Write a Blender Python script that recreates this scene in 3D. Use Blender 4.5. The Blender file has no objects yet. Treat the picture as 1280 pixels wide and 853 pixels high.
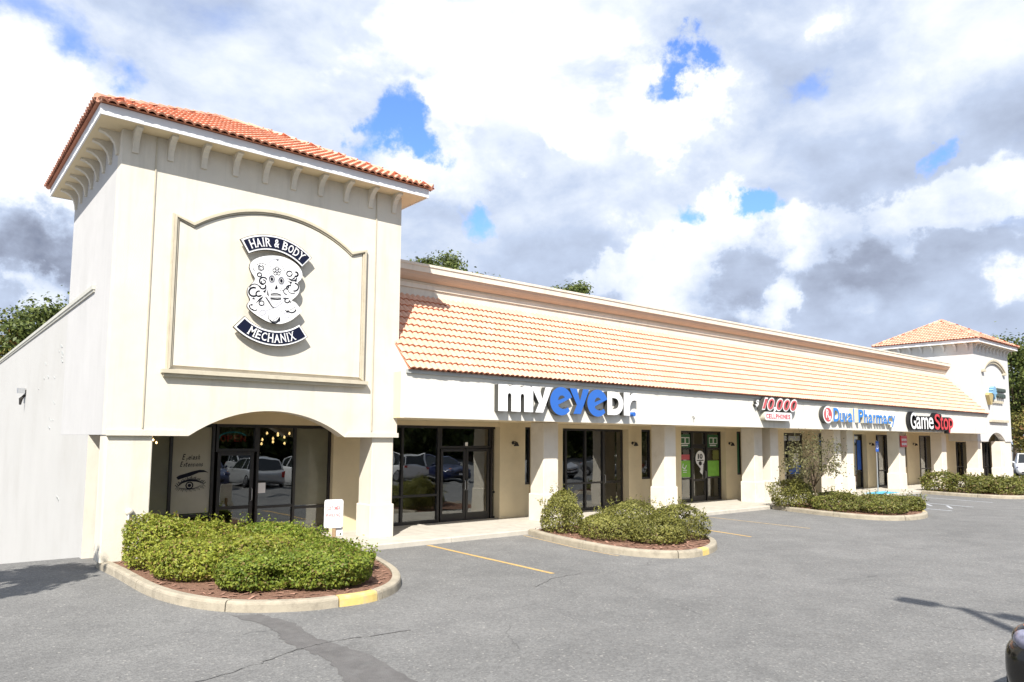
import bpy, math, random
import numpy as np
from mathutils import Vector, Matrix

SC = bpy.context.scene
COL = SC.collection
rng = np.random.default_rng(7)
random.seed(7)
R = math.radians

# ------------------------------------------------------------------ camera
cam_d = bpy.data.cameras.new("camera")
cam = bpy.data.objects.new("camera", cam_d)
COL.objects.link(cam)
SC.camera = cam
F_PX, YAW, PITCH, ROLL = 905.677, R(39.782), R(5.114), R(0.414)
cam_d.sensor_width = 36.0
cam_d.lens = 36.0 * F_PX / 1280.0
cam_d.shift_x = (640 - 641.245) / 1280.0
cam_d.shift_y = (467.543 - 426.5) / 1280.0
cam_d.clip_start = 0.05
cam_d.clip_end = 3000
fw = Vector((math.sin(YAW) * math.cos(PITCH), math.cos(YAW) * math.cos(PITCH), math.sin(PITCH)))
rt = Vector((math.cos(YAW), -math.sin(YAW), 0))
up = rt.cross(fw)
rt2 = rt * math.cos(ROLL) + up * math.sin(ROLL)
up2 = -rt * math.sin(ROLL) + up * math.cos(ROLL)
m = Matrix((rt2, up2, -fw)).transposed().to_4x4()
m.translation = Vector((-2.977, -15.97, 2.5))
cam.matrix_world = m

# ------------------------------------------------------------------ light, sky, exposure
SC.view_settings.view_transform = 'Standard'
SC.view_settings.look = 'None'
SC.view_settings.exposure = 1.33
SC.view_settings.gamma = 1.0
SUN = Vector((-1, -1, 1.45)).normalized()
sd = bpy.data.lights.new("sun", 'SUN')
sd.energy = 3.4
sd.angle = R(0.5)
sd.color = (1.0, 0.95, 0.87)
so = bpy.data.objects.new("sun", sd)
COL.objects.link(so)
so.rotation_euler = SUN.to_track_quat('Z', 'Y').to_euler()
so.location = SUN * 60

world = bpy.data.worlds.new("World")
SC.world = world
world.use_nodes = True


def pix_dir(px, py):
    v = fw + rt2 * ((px - 641.245) / F_PX) + up2 * ((467.543 - py) / F_PX)
    return v.normalized()


def build_sky():
    nt = world.node_tree
    N, L = nt.nodes, nt.links
    for n in list(N):
        N.remove(n)
    out = N.new('ShaderNodeOutputWorld')
    bg = N.new('ShaderNodeBackground')
    bg.inputs['Strength'].default_value = 0.1
    L.new(bg.outputs[0], out.inputs[0])
    sky = N.new('ShaderNodeTexSky')
    sky.sky_type = 'NISHITA'
    sky.sun_disc = False
    sky.sun_elevation = math.asin(SUN.z)
    sky.sun_rotation = R(225)
    sky.air_density = 1.0
    sky.dust_density = 0.6
    tc = N.new('ShaderNodeTexCoord')

    def math_n(op, a=None, b=None, c=None, clamp=False):
        n = N.new('ShaderNodeMath')
        n.operation = op
        n.use_clamp = clamp
        for i, v in enumerate((a, b, c)):
            if v is None:
                continue
            if hasattr(v, 'is_output'):
                L.new(v, n.inputs[i])
            else:
                n.inputs[i].default_value = v
        return n.outputs[0]
    def noise(scale, detail, rough, off, dist=0.0, flat=1.7):
        mp = N.new('ShaderNodeMapping')
        mp.inputs['Location'].default_value = off
        mp.inputs['Scale'].default_value = (1, 1, flat)
        L.new(tc.outputs['Generated'], mp.inputs[0])
        n = N.new('ShaderNodeTexNoise')
        n.inputs['Scale'].default_value = scale
        n.inputs['Detail'].default_value = detail
        n.inputs['Roughness'].default_value = rough
        n.inputs['Distortion'].default_value = dist
        L.new(mp.outputs[0], n.inputs['Vector'])
        return n.outputs['Fac']
    n1 = noise(3.4, 12, 0.56, (3.1, 1.7, 0.3), 0.15)
    n1b = noise(3.4, 12, 0.56, (3.1 - 0.018, 1.7 - 0.018, 0.3 + 0.075), 0.15)     # the same billows a little nearer the sun: lit side against shaded side
    n2 = noise(2.0, 4, 0.5, (-4.2, 8.3, 0.5), 0.2, 2.2)
    n3 = noise(9.0, 10, 0.58, (1.2, -2.3, 2.0), 0.2)
    n3b = noise(9.0, 10, 0.58, (1.2 - 0.012, -2.3 - 0.012, 2.0 + 0.04), 0.2)
    # ragged edges for the cloud shapes: wobble the direction
    wob = N.new('ShaderNodeTexNoise')
    wob.inputs['Scale'].default_value = 7.0
    wob.inputs['Detail'].default_value = 8
    wob.inputs['Roughness'].default_value = 0.62
    L.new(tc.outputs['Generated'], wob.inputs['Vector'])
    wv = N.new('ShaderNodeVectorMath')
    wv.operation = 'MULTIPLY_ADD'
    L.new(wob.outputs['Color'], wv.inputs[0])
    wv.inputs[1].default_value = (0.22, 0.22, 0.22)
    L.new(tc.outputs['Generated'], wv.inputs[2])
    wv2 = N.new('ShaderNodeVectorMath')
    wv2.operation = 'SUBTRACT'
    L.new(wv.outputs[0], wv2.inputs[0])
    wv2.inputs[1].default_value = (0.11, 0.11, 0.11)

    def blobs(lst):
        acc = None
        for px, py, r, amp in lst:
            d = pix_dir(px, py)
            n = N.new('ShaderNodeVectorMath')
            n.operation = 'DISTANCE'
            L.new(wv2.outputs[0], n.inputs[0])
            n.inputs[1].default_value = d
            mr = N.new('ShaderNodeMapRange')
            mr.interpolation_type = 'SMOOTHERSTEP'
            L.new(n.outputs['Value'], mr.inputs['Value'])
            mr.inputs['From Min'].default_value = 0.0
            mr.inputs['From Max'].default_value = r / F_PX
            mr.inputs['To Min'].default_value = amp
            mr.inputs['To Max'].default_value = 0.0
            acc = mr.outputs[0] if acc is None else math_n('ADD', acc, mr.outputs[0])
        return acc
    # openings in the cloud cover
    holes = blobs([(838, 68, 46, -0.36), (870, 58, 40, -0.3), (468, 176, 58, -0.3), (515, 168, 62, -0.36), (545, 192, 40, -0.26), (436, 148, 34, -0.26),
                   (938, 254, 40, -0.36), (968, 243, 42, -0.4), (868, 254, 42, -0.36), (655, 286, 60, -0.2), (600, 290, 42, -0.32), (1160, 188, 34, -0.32),
                   (30, 45, 80, -0.14), (155, 66, 48, -0.22), (60, 20, 60, -0.12), (505, 20, 40, -0.1), (1005, 130, 45, -0.18), (130, 190, 40, -0.15)])
    shape = math_n('ADD', math_n('MULTIPLY', n1, 0.6), math_n('MULTIPLY', n3, 0.32))
    cov = math_n('ADD', math_n('ADD', shape, 0.27), holes)
    mask = N.new('ShaderNodeMapRange')
    mask.interpolation_type = 'SMOOTHSTEP'
    L.new(cov, mask.inputs['Value'])
    mask.inputs['From Min'].default_value = 0.36
    mask.inputs['From Max'].default_value = 0.66
    # sunlit tops and grey undersides
    bright = blobs([(600, 30, 240, 0.26), (760, 140, 150, 0.08), (870, 125, 100, 0.26), (330, 60, 160, 0.12), (60, 160, 190, 0.42), (60, 240, 110, 0.22), (700, 150, 60, 0.2), (760, 30, 150, 0.2), (915, 264, 68, 0.3), (880, 290, 60, 0.15),
                    (830, 335, 110, 0.28), (720, 165, 80, 0.1), (1210, 20, 130, 0.28), (1040, 60, 40, 0.26), (560, 225, 80, 0.28), (500, 210, 60, 0.2),
                    (985, 300, 60, 0.3), (960, 375, 45, 0.32), (1150, 255, 60, 0.16), (1265, 240, 60, 0.26), (1265, 352, 45, 0.3), (35, 360, 45, 0.42), (1060, 385, 40, 0.2),
                    (40, 320, 130, -0.56), (90, 285, 80, -0.24), (20, 290, 80, -0.2), (945, 294, 38, -0.34), (1000, 345, 120, -0.08), (890, 392, 90, -0.2), (690, 330, 140, -0.1), (1150, 120, 170, -0.05),
                    (1110, 310, 130, -0.08), (1230, 330, 90, -0.05), (1100, 370, 110, -0.1), (140, 120, 60, -0.1), (1060, 180, 120, -0.04)])
    # crisp sunlit cumulus heads
    heads = blobs([(915, 268, 80, 1.0), (885, 300, 60, 0.8), (830, 345, 125, 1.0), (780, 330, 60, 0.6), (985, 312, 70, 0.8), (1040, 300, 50, 0.6), (960, 378, 55, 0.8), (860, 125, 90, 0.9), (690, 165, 75, 0.8),
                   (520, 235, 70, 0.7), (1150, 262, 70, 0.6), (1262, 240, 80, 0.6), (1268, 355, 50, 0.55), (40, 362, 55, 0.8), (1035, 58, 40, 0.5), (1210, 262, 60, 0.5), (1110, 285, 70, 0.45), (560, 60, 200, 0.55), (760, 60, 140, 0.55), (60, 170, 170, 0.7)])
    puff = N.new('ShaderNodeMapRange')
    puff.interpolation_type = 'SMOOTHSTEP'
    L.new(math_n('ADD', heads, math_n('MULTIPLY', math_n('SUBTRACT', n3, 0.5), 1.7)), puff.inputs['Value'])
    puff.inputs['From Min'].default_value = 0.26
    puff.inputs['From Max'].default_value = 0.60
    relief = math_n('ADD', math_n('MULTIPLY', math_n('SUBTRACT', n1, n1b), 0.55), math_n('MULTIPLY', math_n('SUBTRACT', n3, n3b), 0.34))
    lum = math_n('ADD', math_n('ADD', math_n('MULTIPLY', n2, 0.42), math_n('MULTIPLY', n1, 0.30)), math_n('ADD', math_n('MULTIPLY', bright, 0.8), math_n('ADD', math_n('ADD', relief, math_n('MULTIPLY', puff.outputs[0], 0.17)), 0.24)))
    ramp = N.new('ShaderNodeValToRGB')
    e = ramp.color_ramp.elements
    e[0].position, e[0].color = 0.08, (0.72, 0.86, 1.25, 1)
    e[1].position, e[1].color = 0.92, (4.55, 4.6, 4.7, 1)
    for p, c in ((0.26, (1.3, 1.48, 1.95, 1)), (0.42, (1.9, 2.2, 2.85, 1)), (0.58, (2.4, 2.8, 3.6, 1)), (0.74, (3.4, 3.7, 4.2, 1))):
        x = e.new(p)
        x.color = c
    L.new(lum, ramp.inputs[0])
    # the clear sky between the clouds
    mul = N.new('ShaderNodeMix')
    mul.data_type = 'RGBA'
    mul.blend_type = 'MULTIPLY'
    mul.inputs['Factor'].default_value = 1.0
    L.new(sky.outputs[0], mul.inputs['A'])
    mul.inputs['B'].default_value = (0.60, 0.80, 1.25, 1)
    mix = N.new('ShaderNodeMix')
    mix.data_type = 'RGBA'
    L.new(mask.outputs[0], mix.inputs['Factor'])
    L.new(mul.outputs['Result'], mix.inputs['A'])
    L.new(ramp.outputs[0], mix.inputs['B'])
    L.new(mix.outputs['Result'], bg.inputs['Color'])


build_sky()

# ------------------------------------------------------------------ materials
MATS = {}


def pbr(name, color, rough=0.8, var=0.0, scale=3.0, bump=0.0, bscale=80.0, metal=0.0, spec=0.4, dirt=None, dirt_amt=0.0, dirt_scale=1.2, streak=0.0, island=0.0, emit=0.0, coat=0.0):
    mt = bpy.data.materials.new(name)
    MATS[name] = mt
    mt.use_nodes = True
    nt = mt.node_tree
    N, L = nt.nodes, nt.links
    b = N['Principled BSDF']
    b.inputs['Roughness'].default_value = rough
    b.inputs['Metallic'].default_value = metal
    b.inputs['Specular IOR Level'].default_value = spec
    b.inputs['Coat Weight'].default_value = coat
    if coat:
        b.inputs['Coat Roughness'].default_value = 0.04
    c = color + (1,) if len(color) == 3 else color
    b.inputs['Base Color'].default_value = c
    geo = N.new('ShaderNodeNewGeometry')
    col = None

    def mix(fac, a, bb, kind='MIX'):
        n = N.new('ShaderNodeMix')
        n.data_type = 'RGBA'
        n.blend_type = kind
        for s, v in (('Factor', fac), ('A', a), ('B', bb)):
            if hasattr(v, 'is_output'):
                L.new(v, n.inputs[s])
            else:
                n.inputs[s].default_value = v
        return n.outputs['Result']

    def noise(sc, det=6, ro=0.6):
        n = N.new('ShaderNodeTexNoise')
        n.inputs['Scale'].default_value = sc
        n.inputs['Detail'].default_value = det
        n.inputs['Roughness'].default_value = ro
        L.new(geo.outputs['Position'], n.inputs['Vector'])
        return n.outputs['Fac']
    if var:
        lo = tuple(max(0, x * (1 - var)) for x in c[:3]) + (1,)
        hi = tuple(min(1, x * (1 + var)) for x in c[:3]) + (1,)
        mr = N.new('ShaderNodeMapRange')
        L.new(noise(scale), mr.inputs['Value'])
        mr.inputs['From Min'].default_value = 0.3
        mr.inputs['From Max'].default_value = 0.7
        col = mix(mr.outputs[0], lo, hi)
    if island:
        mr = N.new('ShaderNodeMapRange')
        L.new(geo.outputs['Random Per Island'], mr.inputs['Value'])
        mr.inputs['To Min'].default_value = 1 - island
        mr.inputs['To Max'].default_value = 1 + island
        hs = N.new('ShaderNodeHueSaturation')
        if col is not None:
            L.new(col, hs.inputs['Color'])
        else:
            hs.inputs['Color'].default_value = c
        L.new(mr.outputs[0], hs.inputs['Value'])
        col = hs.outputs[0]
    if dirt is not None:
        mr = N.new('ShaderNodeMapRange')
        L.new(noise(dirt_scale, 9, 0.68), mr.inputs['Value'])
        mr.inputs['From Min'].default_value = 0.5
        mr.inputs['From Max'].default_value = 0.75
        mr.inputs['To Max'].default_value = dirt_amt
        col = mix(mr.outputs[0], col if col is not None else c, dirt + (1,))
    if streak:
        mp = N.new('ShaderNodeMapping')
        mp.inputs['Scale'].default_value = (1.0, 1.0, 0.10)
        L.new(geo.outputs['Position'], mp.inputs[0])
        n = N.new('ShaderNodeTexNoise')
        n.inputs['Scale'].default_value = 3.2
        n.inputs['Detail'].default_value = 8
        n.inputs['Roughness'].default_value = 0.65
        L.new(mp.outputs[0], n.inputs['Vector'])
        mr = N.new('ShaderNodeMapRange')
        L.new(n.outputs['Fac'], mr.inputs['Value'])
        mr.inputs['From Min'].default_value = 0.52
        mr.inputs['From Max'].default_value = 0.72
        mr.inputs['To Max'].default_value = streak
        col = mix(mr.outputs[0], col if col is not None else c, tuple(x * 0.62 for x in c[:3]) + (1,))
    if col is not None:
        L.new(col, b.inputs['Base Color'])
    if bump:
        bp = N.new('ShaderNodeBump')
        bp.inputs['Strength'].default_value = bump
        bp.inputs['Distance'].default_value = 0.02
        L.new(noise(bscale, 5, 0.6), bp.inputs['Height'])
        L.new(bp.outputs[0], b.inputs['Normal'])
    if emit:
        b.inputs['Emission Color'].default_value = c
        b.inputs['Emission Strength'].default_value = emit
    return mt


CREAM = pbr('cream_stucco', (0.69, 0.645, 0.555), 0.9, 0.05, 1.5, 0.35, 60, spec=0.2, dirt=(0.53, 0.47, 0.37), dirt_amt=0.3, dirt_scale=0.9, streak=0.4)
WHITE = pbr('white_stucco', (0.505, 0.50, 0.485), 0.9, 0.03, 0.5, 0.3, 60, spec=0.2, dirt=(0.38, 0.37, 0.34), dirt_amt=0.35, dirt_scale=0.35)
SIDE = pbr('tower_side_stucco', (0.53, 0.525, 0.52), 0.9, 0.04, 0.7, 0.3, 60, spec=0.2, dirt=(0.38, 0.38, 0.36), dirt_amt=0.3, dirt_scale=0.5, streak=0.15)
FARW = pbr('far_tower_stucco', (0.60, 0.60, 0.595), 0.9, 0.04, 0.7, 0.3, 60, spec=0.2, dirt=(0.48, 0.47, 0.44), dirt_amt=0.3, dirt_scale=0.5, streak=0.35)
PILLAR = pbr('pillar_stucco', (0.70, 0.65, 0.565), 0.9, 0.05, 1.2, 0.3, 60, spec=0.2, dirt=(0.46, 0.40, 0.30), dirt_amt=0.4, dirt_scale=1.6)
BAND = pbr('white_band_paint', (0.70, 0.68, 0.62), 0.85, 0.04, 1.0, 0.2, 60, spec=0.25, dirt=(0.6, 0.55, 0.45), dirt_amt=0.18, dirt_scale=0.7, streak=0.4)
TAN = pbr('tan_stucco', (0.68, 0.575, 0.385), 0.9, 0.06, 1.3, 0.3, 60, spec=0.2, dirt=(0.40, 0.34, 0.22), dirt_amt=0.25)
SOFFIT = pbr('tan_soffit_paint', (0.74, 0.62, 0.42), 0.9, 0.04, 1.0, spec=0.2)
MOLD = pbr('molding_paint', (0.54, 0.49, 0.385), 0.85, 0.06, 4.0, spec=0.2, dirt=(0.33, 0.28, 0.2), dirt_amt=0.4, dirt_scale=5)
COVE = pbr('brown_cove_shade', (0.50, 0.415, 0.33), 0.85, 0.06, 2.0, spec=0.2)  # shade under the cornice and bounce off the tiles, put into the colour
TRIM = pbr('white_trim_paint', (0.80, 0.80, 0.81), 0.7, 0.03, 1.0, spec=0.3)
GUTTER = pbr('grey_gutter_paint', (0.42, 0.44, 0.43), 0.6, 0.08, 2.0)
COPING = pbr('metal_coping', (0.62, 0.6, 0.52), 0.5, 0.1, 4.0, metal=0.3)
TILE = pbr('terracotta_tile', (0.70, 0.36, 0.255), 0.82, 0.14, 1.6, 0.2, 50, spec=0.3, island=0.16, dirt=(0.74, 0.46, 0.34), dirt_amt=0.5, dirt_scale=2.5)
TILE_BUTT = pbr('terracotta_tile_end', (0.49, 0.205, 0.125), 0.85, 0.12, 3.0, island=0.1)
FADED = pbr('faded_terracotta_tile', (0.64, 0.385, 0.272), 0.82, 0.08, 1.0, 0.2, 50, spec=0.3, island=0.05, dirt=(0.66, 0.49, 0.38), dirt_amt=0.45, dirt_scale=2.0)
FRAME = pbr('dark_bronze_frame', (0.018, 0.016, 0.016), 0.4, 0.1, 5, spec=0.5)
BLACK = pbr('black_paint', (0.012, 0.012, 0.013), 0.45)
CONC = pbr('concrete', (0.46, 0.43, 0.375), 0.92, 0.1, 3.0, 0.4, 70, spec=0.2, dirt=(0.30, 0.28, 0.24), dirt_amt=0.45, dirt_scale=2.2)
CURB = pbr('curb_concrete', (0.36, 0.32, 0.25), 0.92, 0.14, 4.5, 0.5, 60, spec=0.2, dirt=(0.17, 0.15, 0.12), dirt_amt=0.7, dirt_scale=4.0)
YELLOW = pbr('yellow_curb_paint', (0.62, 0.47, 0.16), 0.8, 0.1, 6.0, 0.2, 50, dirt=(0.42, 0.37, 0.28), dirt_amt=0.9, dirt_scale=5)
YLINE = pbr('faded_yellow_line', (0.52, 0.34, 0.12), 0.85, 0.15, 10.0, dirt=(0.2, 0.19, 0.18), dirt_amt=0.8, dirt_scale=14)
YLINE2 = pbr('worn_yellow_line', (0.38, 0.29, 0.17), 0.85, 0.15, 10.0, dirt=(0.2, 0.19, 0.18), dirt_amt=1.0, dirt_scale=9)
WLINE = pbr('faded_white_line', (0.42, 0.44, 0.47), 0.85, 0.15, 10.0, dirt=(0.2, 0.2, 0.2), dirt_amt=0.9, dirt_scale=8)
BLUEP = pbr('blue_pavement_paint', (0.10, 0.42, 0.62), 0.8, 0.1, 6.0)
MULCH = pbr('red_brown_mulch', (0.21, 0.12, 0.085), 0.95, 0.5, 30.0, 1.0, 60, spec=0.1, dirt=(0.30, 0.2, 0.14), dirt_amt=0.6, dirt_scale=20)
CHIP = pbr('bark_chip', (0.26, 0.15, 0.11), 0.95, island=0.5, spec=0.1)
BARK = pbr('bark', (0.16, 0.12, 0.085), 0.95, 0.3, 12.0, 0.8, 30, spec=0.1)
WOOD = pbr('raw_wood_stake', (0.35, 0.24, 0.14), 0.9, 0.25, 20.0)
SIGNW = pbr('sign_white', (0.82, 0.82, 0.82), 0.45)
NAVY = pbr('sign_navy', (0.007, 0.010, 0.030), 0.6, spec=0.15)
INK = pbr('dark_ink', (0.008, 0.009, 0.016), 0.8, spec=0.1)
GREYINK = pbr('grey_ink', (0.45, 0.45, 0.5), 0.5)
SBLUE = pbr('sign_blue', (0.035, 0.14, 0.50), 0.4)
LBLUE = pbr('letter_light_blue', (0.03, 0.20, 0.58), 0.4)
RETURN = pbr('letter_return_dark', (0.06, 0.06, 0.055), 0.5)
CANOFF = pbr('letter_return_cream', (0.55, 0.52, 0.42), 0.5)
SRED = pbr('sign_red', (0.50, 0.04, 0.06), 0.4)
PALERED = pbr('faded_sign_red', (0.50, 0.09, 0.10), 0.5)
BRED = pbr('bright_sign_red', (0.62, 0.04, 0.045), 0.4)
LAMPM = pbr('lamp_dark_metal', (0.03, 0.027, 0.025), 0.45, metal=0.3)
GREYM = pbr('galvanised_steel', (0.42, 0.43, 0.44), 0.45, 0.08, 8.0, metal=0.6)
FILM = pbr('frosted_window_film', (0.33, 0.315, 0.25), 0.12, 0.08, 1.5)
FILM2 = pbr('dusky_window_film', (0.15, 0.147, 0.105), 0.12, 0.12, 1.5)
PGREEN = pbr('lime_poster', (0.20, 0.46, 0.06), 0.55, 0.12, 6.0)
DGREEN = pbr('dark_green_poster', (0.03, 0.12, 0.05), 0.55, 0.15, 5.0)
PBLUE = pbr('blue_poster', (0.02, 0.10, 0.45), 0.5, 0.12, 5.0)
POLIVE = pbr('olive_poster', (0.16, 0.17, 0.04), 0.55, 0.12, 6.0)
PAPER = pbr('white_paper', (0.75, 0.74, 0.72), 0.7)
INWALL = pbr('interior_wall', (0.30, 0.26, 0.20), 0.9, 0.1, 1.0)
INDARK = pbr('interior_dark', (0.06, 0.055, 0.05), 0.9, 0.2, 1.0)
INFLOOR = pbr('interior_floor', (0.16, 0.13, 0.10), 0.6, 0.1, 2.0)
ROOFFLAT = pbr('flat_roof_membrane', (0.35, 0.35, 0.35), 0.9, 0.1, 1.0)
BULB = pbr('warm_bulb', (1.0, 0.62, 0.25), 0.4, emit=4.0)
NEONR = pbr('neon_red', (0.5, 0.05, 0.045), 0.4, emit=0.12)
NEONB = pbr('neon_teal', (0.05, 0.45, 0.5), 0.4, emit=0.2)
TYRE = pbr('tyre_rubber', (0.02, 0.02, 0.021), 0.85)
RIM = pbr('alloy_rim', (0.5, 0.5, 0.52), 0.3, metal=0.9)
CHROME = pbr('chrome', (0.7, 0.7, 0.72), 0.12, metal=1.0)
CARGLASS = pbr('car_window_glass', (0.015, 0.018, 0.02), 0.05, spec=0.6)
TAIL = pbr('tail_lamp_red', (0.4, 0.02, 0.02), 0.2)
AMBER = pbr('amber_lens', (0.75, 0.22, 0.05), 0.15)
LENS = pbr('headlamp_lens', (0.20, 0.20, 0.27), 0.2, 0.4, 18.0, spec=0.5)
PATCH = pbr('dark_asphalt_patch', (0.125, 0.12, 0.118), 0.92, 0.15, 6.0, 0.6, 60, spec=0.2, dirt=(0.16, 0.16, 0.155), dirt_amt=0.6, dirt_scale=5)
CRACK = pbr('asphalt_crack_seal', (0.125, 0.122, 0.12), 0.95, 0.2, 8.0)


def paint(name, c):
    return pbr(name, c, 0.28, coat=0.7, spec=0.5)


CAR_BLACK = pbr('black_car_paint', (0.006, 0.0055, 0.005), 0.2, spec=0.45, coat=0.25)
CAR_BLUE = paint('dark_blue_car_paint', (0.012, 0.02, 0.075))
CAR_SILVER = paint('silver_car_paint', (0.42, 0.43, 0.44))
CAR_WHITE = paint('white_car_paint', (0.75, 0.75, 0.75))
CAR_GREY = paint('grey_car_paint', (0.12, 0.125, 0.13))


def glass_mat():
    mt = bpy.data.materials.new('window_glass')
    mt.use_nodes = True
    nt = mt.node_tree
    N, L = nt.nodes, nt.links
    for n in list(N):
        N.remove(n)
    out = N.new('ShaderNodeOutputMaterial')
    tr = N.new('ShaderNodeBsdfTransparent')
    tr.inputs[0].default_value = (0.42, 0.44, 0.43, 1)
    gl = N.new('ShaderNodeBsdfGlossy')
    gl.inputs['Roughness'].default_value = 0.0
    gl.inputs['Color'].default_value = (0.9, 0.93, 0.95, 1)
    geo = N.new('ShaderNodeNewGeometry')
    nz = N.new('ShaderNodeTexNoise')
    nz.inputs['Scale'].default_value = 1.1
    nz.inputs['Detail'].default_value = 1
    L.new(geo.outputs['Position'], nz.inputs['Vector'])
    bp = N.new('ShaderNodeBump')
    bp.inputs['Strength'].default_value = 0.05
    bp.inputs['Distance'].default_value = 0.1
    L.new(nz.outputs['Fac'], bp.inputs['Height'])
    L.new(bp.outputs[0], gl.inputs['Normal'])
    fr = N.new('ShaderNodeFresnel')
    fr.inputs['IOR'].default_value = 1.5
    ad = N.new('ShaderNodeMath')
    ad.operation = 'MULTIPLY_ADD'
    L.new(fr.outputs[0], ad.inputs[0])
    ad.inputs[1].default_value = 1.2
    ad.inputs[2].default_value = 0.12
    mx = N.new('ShaderNodeMixShader')
    L.new(ad.outputs[0], mx.inputs[0])
    L.new(tr.outputs[0], mx.inputs[1])
    L.new(gl.outputs[0], mx.inputs[2])
    L.new(mx.outputs[0], out.inputs[0])
    return mt


GLASS = glass_mat()


def leaf_mat(name, c1, c2, c3=None, trans=0.3):
    mt = bpy.data.materials.new(name)
    mt.use_nodes = True
    nt = mt.node_tree
    N, L = nt.nodes, nt.links
    b = N['Principled BSDF']
    b.inputs['Roughness'].default_value = 0.5
    b.inputs['Specular IOR Level'].default_value = 0.35
    geo = N.new('ShaderNodeNewGeometry')
    ramp = N.new('ShaderNodeValToRGB')
    e = ramp.color_ramp.elements
    e[0].position, e[0].color = 0.0, c1 + (1,)
    e[1].position, e[1].color = 0.85, c2 + (1,)
    if c3:
        x = e.new(0.93)
        x.color = c3 + (1,)
    L.new(geo.outputs['Random Per Island'], ramp.inputs[0])
    nz = N.new('ShaderNodeTexNoise')
    nz.inputs['Scale'].default_value = 0.9
    nz.inputs['Detail'].default_value = 3
    L.new(geo.outputs['Position'], nz.inputs['Vector'])
    mr = N.new('ShaderNodeMapRange')
    L.new(nz.outputs['Fac'], mr.inputs['Value'])
    mr.inputs['From Min'].default_value = 0.3
    mr.inputs['From Max'].default_value = 0.7
    mr.inputs['To Min'].default_value = 0.75
    mr.inputs['To Max'].default_value = 1.3
    hs = N.new('ShaderNodeHueSaturation')
    L.new(ramp.outputs[0], hs.inputs['Color'])
    L.new(mr.outputs[0], hs.inputs['Value'])
    L.new(hs.outputs[0], b.inputs['Base Color'])
    tl = N.new('ShaderNodeBsdfTranslucent')
    L.new(hs.outputs[0], tl.inputs[0])
    mx = N.new('ShaderNodeMixShader')
    mx.inputs[0].default_value = trans
    L.new(b.outputs[0], mx.inputs[1])
    L.new(tl.outputs[0], mx.inputs[2])
    L.new(mx.outputs[0], N['Material Output'].inputs[0])
    return mt


LEAF_BRIGHT = leaf_mat('yellow_green_leaf', (0.13, 0.17, 0.02), (0.34, 0.36, 0.055), (0.24, 0.17, 0.06), 0.42)
LEAF_FRESH = leaf_mat('fresh_green_leaf', (0.10, 0.16, 0.018), (0.29, 0.34, 0.05), (0.22, 0.17, 0.05), 0.42)
LEAF_OLIVE = leaf_mat('olive_green_leaf', (0.10, 0.11, 0.022), (0.27, 0.26, 0.07), None, 0.38)
LEAF_DULL = leaf_mat('dull_green_leaf', (0.085, 0.10, 0.022), (0.23, 0.235, 0.058), (0.2, 0.15, 0.06), 0.36)
LEAF_TREE = leaf_mat('oak_leaf', (0.05, 0.075, 0.018), (0.15, 0.18, 0.045))
LEAF_FALL = leaf_mat('autumn_leaf', (0.10, 0.11, 0.025), (0.25, 0.21, 0.055), (0.26, 0.14, 0.06))
LEAF_SPARSE = leaf_mat('grey_green_leaf', (0.075, 0.075, 0.032), (0.17, 0.16, 0.07))
LEAF_DRY = leaf_mat('straw_leaf', (0.22, 0.20, 0.10), (0.38, 0.33, 0.17))


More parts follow.
